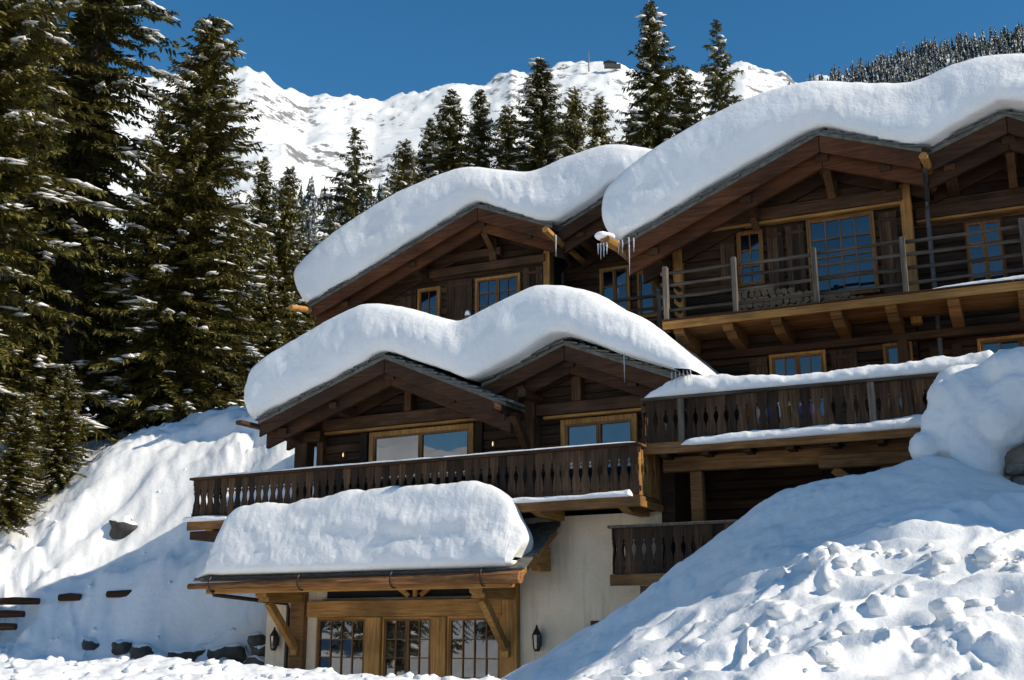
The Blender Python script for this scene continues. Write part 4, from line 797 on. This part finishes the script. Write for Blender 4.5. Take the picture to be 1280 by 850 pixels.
# ------------------------------------------------------------------ spruces
def spruce(seed, H, R, h0=.06, snow=.35, nb=6, gap=.34, droop=.45, power=.8, needle='needle', hang=1.0, dens=1.0):
    g = np.random.default_rng(seed); quads = []; sn = []
    lean = g.uniform(-.012, .012, 2)
    tr = MB(); n = 9; tr.tube([(lean[0] * H * (k / n), lean[1] * H * (k / n), H * k / n - .6 * (k == 0)) for k in range(n + 1)], [max(.012, H * .0135 * (1 - k / n) ** .9) for k in range(n + 1)], 9, .08)
    z = H * h0; az = 0
    while z < H * .992:
        t = z / H
        for b in range(max(3, int(nb * (.75 + .5 * g.random())))):
            az += 2.4 + g.uniform(-.5, .5)
            ln = (R * (1 - t) ** power * g.uniform(.45, 1.15) * (1.25 if g.random() < .08 else 1) + .12) * min(1, .62 + t * 3.2)
            zb = z + g.uniform(-.15, .15); e = -.30 + .85 * t ** 1.2 + g.uniform(-.12, .12)
            dh = np.array([math.cos(az), math.sin(az), 0]); lat = np.array([-dh[1], dh[0], 0])
            if g.random() < .06: continue
            m = max(4, int(ln / (.115 / dens))); s = (np.arange(m) + .6) / m
            cz = ln * (e * s - droop * (1 - .6 * t) * s ** 2 + .32 * s ** 3)
            base = np.array([lean[0] * zb, lean[1] * zb, zb]) + dh[None] * (ln * s)[:, None] + np.array([0, 0, 1])[None] * cz[:, None] + lat[None] * (ln * .08 * np.sin(s * 4 + az))[:, None]
            for side in (1, -1, 1, -1, 0, 0):
                jit = g.normal(0, .2, (m, 3)); st = base + jit * .10
                if side: dr = dh[None] * .8 + lat[None] * side * .85 + np.array([0, 0, -.35 * hang])[None] + jit; L = (.16 + .40 * (1 - s) * min(1, ln / 2)) * g.uniform(.6, 1.3, m)
                else: dr = dh[None] * .5 + np.array([0, 0, -.85 * hang])[None] + jit * 1.3; L = (.16 + .24 * (1 - s * .5)) * g.uniform(.5, 1.4, m) * (1 if ln > .5 else .6)
                dr /= np.linalg.norm(dr, axis=1)[:, None]
                up = g.normal(0, .5, (m, 3)) + [0, 0, 1.0]; w = np.cross(dr, up); w /= np.linalg.norm(w, axis=1)[:, None] + 1e-6
                wd = (L * g.uniform(.17, .30, m))[:, None] * .5 + .018; tip = st + dr * L[:, None]; mid = st + dr * (L * .4)[:, None]
                quads.append(np.stack([st, mid + w * wd, tip, mid - w * wd], 1))
            if g.random() < snow and ln > .25:
                a = g.uniform(.3, .8); sel = (s > a) & (s < a + g.uniform(.12, .35)) & (g.random(m) < .55)
                for q in base[sel]:
                    l, w_, h_ = g.uniform(.18, .48), g.uniform(.10, .24), g.uniform(.05, .12); o = q + [0, 0, .03 + h_ * .4] + g.normal(0, .04, 3); tl = g.uniform(-.3, .1)
                    sn.append(np.array([o + dh * l + [0, 0, tl * l], o + lat * w_, o - dh * l - [0, 0, tl * l], o - lat * w_, o + [0, 0, h_], o - [0, 0, h_ * .5]]))
        z += gap * (.65 + .7 * (1 - t)) * g.uniform(.8, 1.2)
    Q = np.concatenate(quads); nv = len(Q)
    crown = np_mesh('crown', Q.reshape(-1, 3), np.arange(nv * 4).reshape(-1, 4), M[needle], smooth=False)
    N = np.concatenate(sn) if sn else np.zeros((6, 3)); k = len(N) // 6
    oc = np.array([(0, 1, 4), (1, 2, 4), (2, 3, 4), (3, 0, 4), (1, 0, 5), (2, 1, 5), (3, 2, 5), (0, 3, 5)])
    snowm = np_mesh('snow_load', N, (oc[None] + np.arange(k)[:, None, None] * 6).reshape(-1, 3), M['snow'], smooth=True)
    return tr.mesh('trunk', M['bark_t'], True), crown, snowm, H
V = dict(
    a=spruce(1, 36, 4.6, snow=.5, nb=9, gap=.40, power=.60, droop=.7), b=spruce(2, 34, 4.2, h0=.10, snow=.5, nb=7, gap=.52, droop=1.0, hang=1.4, power=.60, needle='needled'),
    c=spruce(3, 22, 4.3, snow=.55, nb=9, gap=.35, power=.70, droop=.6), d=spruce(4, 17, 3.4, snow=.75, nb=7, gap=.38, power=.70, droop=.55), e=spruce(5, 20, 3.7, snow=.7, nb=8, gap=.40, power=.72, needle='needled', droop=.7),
    f=spruce(6, 18, 4.0, snow=.8, nb=5, gap=.54, droop=.9, needle='needled'), y=spruce(7, 6, 1.9, h0=.02, snow=.8, nb=8, gap=.24))
def tree(var, px, top, Y, label, group, rs=1.0, rz=0.0, base=None):
    t, c, s, H = V[var]; p = at(px, top, Y); z0 = gz(p.x, p.y) - .2 if base is None else base
    rs *= 1.12 if group == GM else 1.0; k = (p.z - z0) / H; e = empty('spruce_tree', (p.x, p.y, z0), rz, label, 'tree', group); e.scale = (k * rs, k * rs, k)
    for nm, me in (('trunk', t), ('crown', c), ('snow_load', s)): place(nm, me, e, kind='stuff' if nm == 'snow_load' else None)
GB, GM = 'tall spruces on the slope at the left', 'spruces behind the chalets'
tree('a', 52, -470, 36, 'huge dense spruce with its trunk nearest the left edge', GB, 1.3, .4)
tree('a', -45, -420, 34, 'broad spruce cut off by the left edge of the photo', GB, 1.35, 2.4)
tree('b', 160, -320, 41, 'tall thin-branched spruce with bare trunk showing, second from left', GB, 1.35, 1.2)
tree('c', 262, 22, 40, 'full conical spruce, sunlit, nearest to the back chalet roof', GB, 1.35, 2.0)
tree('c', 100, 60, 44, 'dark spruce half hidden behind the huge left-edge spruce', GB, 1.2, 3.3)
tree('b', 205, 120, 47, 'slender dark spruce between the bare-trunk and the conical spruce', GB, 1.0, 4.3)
tree('c', 88, 455, 34.4, 'young snow laden spruce at the foot of the left trees', GB, 1.5, .3)
tree('c', 30, 490, 33.2, 'low spruce with snow on its boughs at the far left', GB, 1.6, 2.2)
tree('d', 232, 470, 40, 'small snowy spruce standing at the crest of the white slope', GB, 1.4, 1.1)
tree('d', 150, 330, 43, 'short dark spruce in the shade between the tall trunks', GB, 1.1, 1.9)
tree('e', 118, 90, 47, 'dim spruce filling the gap left of the bare trunk', GB, 1.35, 2.8)
tree('c', 205, 190, 45, 'mid-height spruce right behind the conical sunlit one', GB, 1.3, .9)
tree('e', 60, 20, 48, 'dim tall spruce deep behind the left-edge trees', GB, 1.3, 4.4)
tree('d', 300, 262, 44, 'bushy low spruce under the right side of the conical one', GB, 1.3, 3.1)
tree('d', 338, 318, 42, 'short spruce at the top of the slope beside the lower roof', GB, 1.2, 5.2)
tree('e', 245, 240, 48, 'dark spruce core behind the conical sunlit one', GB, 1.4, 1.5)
tree('d', 360, 208, 46, 'narrow spruce just right of the full conical one', GM, .85, .7)
tree('e', 333, 196, 58, 'thin spruce top peeping out beside the conical spruce', GM, .8, 1.7)
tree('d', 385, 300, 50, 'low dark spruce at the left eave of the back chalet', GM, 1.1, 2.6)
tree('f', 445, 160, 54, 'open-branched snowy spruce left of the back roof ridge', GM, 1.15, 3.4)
tree('d', 503, 176, 56, 'small pointed spruce next to the open-branched one', GM, 1.0, .2)
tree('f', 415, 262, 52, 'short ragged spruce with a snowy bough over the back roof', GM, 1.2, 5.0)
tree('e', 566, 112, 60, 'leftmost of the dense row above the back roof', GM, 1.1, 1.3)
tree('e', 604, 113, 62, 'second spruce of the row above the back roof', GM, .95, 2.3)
tree('d', 638, 132, 64, 'shorter spruce between two taller ones above the back roof', GM, .95, 3.3)
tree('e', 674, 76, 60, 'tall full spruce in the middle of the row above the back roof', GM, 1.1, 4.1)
tree('d', 716, 112, 62, 'slim spruce right of the tall middle one', GM, .9, 5.1)
tree('d', 746, 120, 64, 'small spruce left of the tallest spire', GM, .95, .9)
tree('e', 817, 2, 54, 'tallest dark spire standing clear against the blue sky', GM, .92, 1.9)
tree('d', 856, 82, 56, 'short spruce squeezed between the two high spires', GM, .9, 2.9)
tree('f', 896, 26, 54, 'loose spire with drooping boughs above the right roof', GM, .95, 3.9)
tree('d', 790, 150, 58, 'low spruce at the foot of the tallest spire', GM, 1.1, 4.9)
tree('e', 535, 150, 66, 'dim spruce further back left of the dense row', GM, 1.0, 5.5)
tree('d', 700, 150, 68, 'dim spruce further back in the middle of the row', GM, 1.2, .5)
# woods across the lane behind the viewer, seen mirrored in the glazed doors
for k, (x, y, var, sc) in enumerate([(-19, 15, 'd', .38), (-24, 12, 'f', .40), (-17, 18, 'y', .9), (-28, 11, 'd', .42), (-26, 15.5, 'e', .33), (-31, 7, 'f', .40), (-22, 9, 'y', 1.0), (-35, 12, 'd', .45)]):
    t, c, s, H = V[var]; e = empty('spruce_tree', (x, y, gz(x, y) - .2), k * 1.3, 'low snowy spruce across the lane left of the view, mirrored in the glazed doors', 'tree', 'spruces across the lane'); e.scale = (sc, sc, sc)
    for nm, me in (('trunk', t), ('crown', c), ('snow_load', s)): place(nm, me, e, kind='stuff' if nm == 'snow_load' else None)

# ------------------------------------------------------------------ smaller things
def lantern(frame, x, d, z, label):
    e = empty('wall_lantern', tuple(frame.w(x, d, z)), -frame.a, label, 'lantern', 'lanterns beside the glazed doors')
    hexa = lambda r, z_: [(r * math.cos(k * math.pi / 3), -.14 + r * math.sin(k * math.pi / 3), z_) for k in range(6)]
    m = MB(); m.add(hexa(.11, .30) + hexa(.03, .44), [tuple(range(5, -1, -1)), tuple(range(6, 12))] + [(k, (k + 1) % 6, 6 + (k + 1) % 6, 6 + k) for k in range(6)]); m.build('roof', M['lantern'], e)
    MB().tube([(0, -.14, .44), (0, -.14, .50)], [.03, .012], 6).build('finial', M['lantern'], e)
    m = MB(); m.add(hexa(.06, -.02) + hexa(.075, .03), [tuple(range(5, -1, -1)), tuple(range(6, 12))] + [(k, (k + 1) % 6, 6 + (k + 1) % 6, 6 + k) for k in range(6)]); m.build('base', M['lantern'], e)
    for k in range(6):
        a = k * math.pi / 3; MB().beam((.07 * math.cos(a), -.14 + .07 * math.sin(a), .02), (.098 * math.cos(a), -.14 + .098 * math.sin(a), .31), .016, .016).build('glazing_bar', M['lantern'], e)
        b = a + math.pi / 3; f_ = lambda r, z_, q: (r * math.cos(q), -.14 + r * math.sin(q), z_)
        MB().add([f_(.062, .025, a), f_(.062, .025, b), f_(.090, .305, b), f_(.090, .305, a)], [(0, 1, 2, 3)]).build('pane', M['glasslow'], e)
    MB().tube([(0, 0, .18), (0, -.03, .36), (0, -.08, .40)], .014, 6).build('arm', M['iron'], e)
    MB().box(-.04, .04, -.012, 0.0, .08, .28).build('back_plate', M['lantern'], e)
lantern(FL, -9.33, 1.19, 1.40, 'copper wall lantern on the plaster left of the glazed doors')
lantern(FL, -2.68, 1.19, 1.42, 'copper wall lantern on the plaster right of the glazed doors')
for x, z, lb in ((-7.80, 5.72, 'small glowing wall lamp left of the lower balcony window'), (-3.85, 5.68, 'small glowing wall lamp right of the wide lower balcony window')):
    e = empty('wall_lamp', tuple(FL.w(x, 1.385, z)), -FL.a, lb, 'lamp', 'wall lamps on the lower balcony')
    MB().box(-.035, .035, -.02, 0, -.05, .12).build('back_plate', M['iron'], e); MB().tube([(0, -.07, 0), (0, -.07, .05), (0, -.07, .10)], [.009, .016, .005], 8).build('bulb', M['bulb'], e); MB().tube([(0, -.01, -.02), (0, -.07, -.03), (0, -.07, .0)], .012, 6).build('arm', M['iron'], e)
# firewood on the upper balcony
fw = empty('firewood_stack', tuple(FU.w(1.5, 2.5, 8.15)), -FU.a, 'low stack of split firewood logs behind the upper balcony railing', 'firewood')
row = 0; zz = .06
while row < 6:
    x = .05 * (row % 2); lim = [2.7, 2.6, 2.3, 1.6, 1.2, .7][row]
    while x < lim:
        r = rnd.uniform(.055, .085); MB().tube([(x, rnd.uniform(-.02, .02), zz), (x, .33, zz)], r, 7, .18).build('log', M['cut'], fw); x += r * 1.95
    zz += .115; row += 1
# coloured cushions glimpsed through the carved holes of the terrace railing
for x, c, nm in ((2.12, (.30, .13, .03), 'rust'), (2.34, (.75, .78, .82), 'white'), (2.56, (.09, .12, .38), 'blue'), (2.78, (.36, .20, .03), 'ochre'), (3.0, (.16, .14, .34), 'violet'), (3.24, (.20, .15, .33), 'mauve')):
    m_ = plain('cushion_' + nm, c, .9, ns=12, var=.2); b = bmesh.new(); bmesh.ops.create_cube(b, size=1); bmesh.ops.subdivide_edges(b, edges=b.edges, cuts=3, use_grid_fill=True)
    for q in b.verts: q.co = Vector((q.co.x * .19 * (1 - .5 * abs(q.co.z) ** 3), q.co.y * .10 * (1.25 - 1.6 * q.co.x ** 2), q.co.z * .46))
    me = bpy.data.meshes.new('cushion'); b.to_mesh(me); b.free(); me.materials.append(m_); o = place('cushion', me); o.location = FU.w(-0.138 + x * 1.0203, 0.72, 5.7); o.rotation_euler = (.1, 0, -FU.a)
    tag(o, nm + ' cushion glimpsed through the carved holes of the terrace railing', 'cushion', 'cushions on the terrace')
# icicles
def icicle(frame, x, d, z, l, r, label):
    o = MB().tube([(x, d, z + .03), (x + .004, d, z - l * .3), (x, d + .004, z - l * .65), (x, d, z - l)], [r, r * .75, r * .42, .003], 7, .08).build('icicle', M['ice'], None, True)
    o.location = (*frame.O, 0); o.rotation_euler = (0, 0, -frame.a); tag(o, label, 'icicle', 'icicles under the eaves')
for k, (x, l) in enumerate([(-1.28, .22), (-1.22, .34), (-1.15, .30), (-1.08, .24)]): icicle(FU, x, 1.55, 9.92, l, .022, ('leftmost', 'second', 'third', 'rightmost')[k] + ' icicle of the cluster on the gutter end of the right roof')
icicle(FU, -.72, 1.98, 10.12, .85, .02, 'longest icicle hanging from the left corner of the right roof')
for x, w_ in ((-.95, 'outer'), (-.86, 'middle'), (-.6, 'inner')): icicle(FU, x, 1.95, 10.08, .3, .018, w_ + ' thin icicle beside the longest one under the right roof corner')
icicle(FL, -.35, .3, 7.08, .55, .014, 'thin single icicle on the right slope of the lower gable')
for x, w_ in zip((.62, .70, .78, .86, .94, 1.0), ('first', 'second', 'third', 'fourth', 'fifth', 'last')): icicle(FL, x, .32, 6.62, .22 + .1 * math.sin(x * 30), .016, w_ + ' short icicle from the left at the right eave of the lower roof')
icicle(FU, -3.98, 5.75, 11.9, .6, .025, 'icicle below the valley gutter log of the back chalet')
blob_mass('gutter_snow', FU, [(-1.2, 1.62, 10.14, .17, .2, .09), (-1.05, 1.7, 10.13, .12, .16, .08)], 'knob of snow and ice on the gutter log end of the right roof', 33, voxel=.03, amp=.02)
# boulders at the foot of the left bank
def boulder(px, py, Y, rpx, label, flat=.8):
    p = at(px, py, Y); r = rpx / 1430 * Y
    b = bmesh.new(); bmesh.ops.create_icosphere(b, subdivisions=3, radius=1); sd = px
    for q in b.verts:
        c = q.co.copy(); n1 = fbm(np.array([c.x * 1.1 + sd]), np.array([c.y * 1.1]), np.array([c.z * 1.1]), oct=4, seed=9)[0]
        m_ = max(abs(c.x * .9 + c.z * .3), abs(c.y), abs(c.z * .9 - c.x * .2)); c *= (.7 + .3 / max(m_, .6)) * (1 + .55 * n1); q.co = Vector((c.x * r * 1.1, c.y * r * .9, c.z * r * flat))
    me = bpy.data.meshes.new('boulder'); b.to_mesh(me); b.free(); me.materials.append(M['rock_snow']); me.polygons.foreach_set('use_smooth', [True] * len(me.polygons))
    o = place('boulder', me); o.location = p - Vector((0, 0, r * .30)); o.rotation_euler = (0, 0, sd); tag(o, label, 'boulder', 'boulders at the foot of the left bank')
for a in [(153, 806, 29.3, 11, 'leftmost small boulder under the shaded bank'), (178, 815, 29.0, 16, 'flat boulder second from left under the shaded bank'), (233, 819, 28.6, 15, 'rounded boulder left of the leaning pair'), (256, 811, 28.8, 13, 'upper boulder resting between two larger ones'), (289, 819, 28.3, 22, 'largest dark boulder under the shaded bank'), (322, 797, 28.0, 12, 'upper boulder against the plaster corner'), (326, 812, 27.8, 12, 'middle boulder against the plaster corner'), (320, 829, 27.5, 14, 'lowest boulder against the plaster corner'), (157, 655, 32.3, 17, 'rock breaking through the steep sunlit snow face'), (112, 803, 29.6, 12, 'half buried rock on the left bank')]: boulder(*a)
# retaining logs poking out of the left bank
def bank_log(x0, x1, py, label, dy=0.0):
    Yc = 30.75 - (py - 740) * .02 - x1 * .002 + dy; p, q = at(x0, py, Yc), at(x1, py - (x1 - x0) * .01, Yc + .0); q.y += -.05
    m = MB().tube([p, (p + q) / 2 + Vector((0, 0, .01)), q], [.09, .10, .085], 9, .1); o = m.build('retaining_log', M['bargelow']); tag(o, label, 'log', 'retaining logs in the left bank')
for a in [(-12, 50, 752, 'upper log at the left edge of the shaded bank'), (-12, 31, 768, 'middle log at the left edge of the shaded bank'), (-12, 21, 784, 'lowest log at the left edge of the shaded bank'), (74, 102, 747, 'short log under a snow cap left of the bank middle'), (134, 192, 743, 'long log in the middle of the shaded bank'), (240, 300, 741, 'log beside the gutter end of the lean-to'), (266, 287, 757, 'short dark log below the gutter end of the lean-to'), (290, 338, 768, 'log running behind the plaster corner')]: bank_log(*a)
# summit station and mast on the far ridge
p = at(762, 81, 2600); ss_ = empty('summit_station', p, 0, 'tiny dark station building on the mountain summit', 'building'); ss_.scale = (.6, .6, .6)
MB().box(-22, 22, -8, 8, -14, 9).build('hall', M['rock'], ss_); MB().prism([(-26, 9), (-6, 17), (30, 8), (30, 5), (-26, 6)], -10, 10).build('roof', M['iron'], ss_)
MB().box(22, 46, -6, 6, -16, 2).build('terrace', M['rock'], ss_)
p = at(736, 80, 2600); o = MB().tube([p + Vector((0, 0, -20)), p + Vector((0, 0, 8)), p + Vector((0, 0, 36))], [2.2, 1.4, .7], 6).build('radio_mast', M['zinc']); tag(o, 'thin radio mast left of the summit station', 'mast')
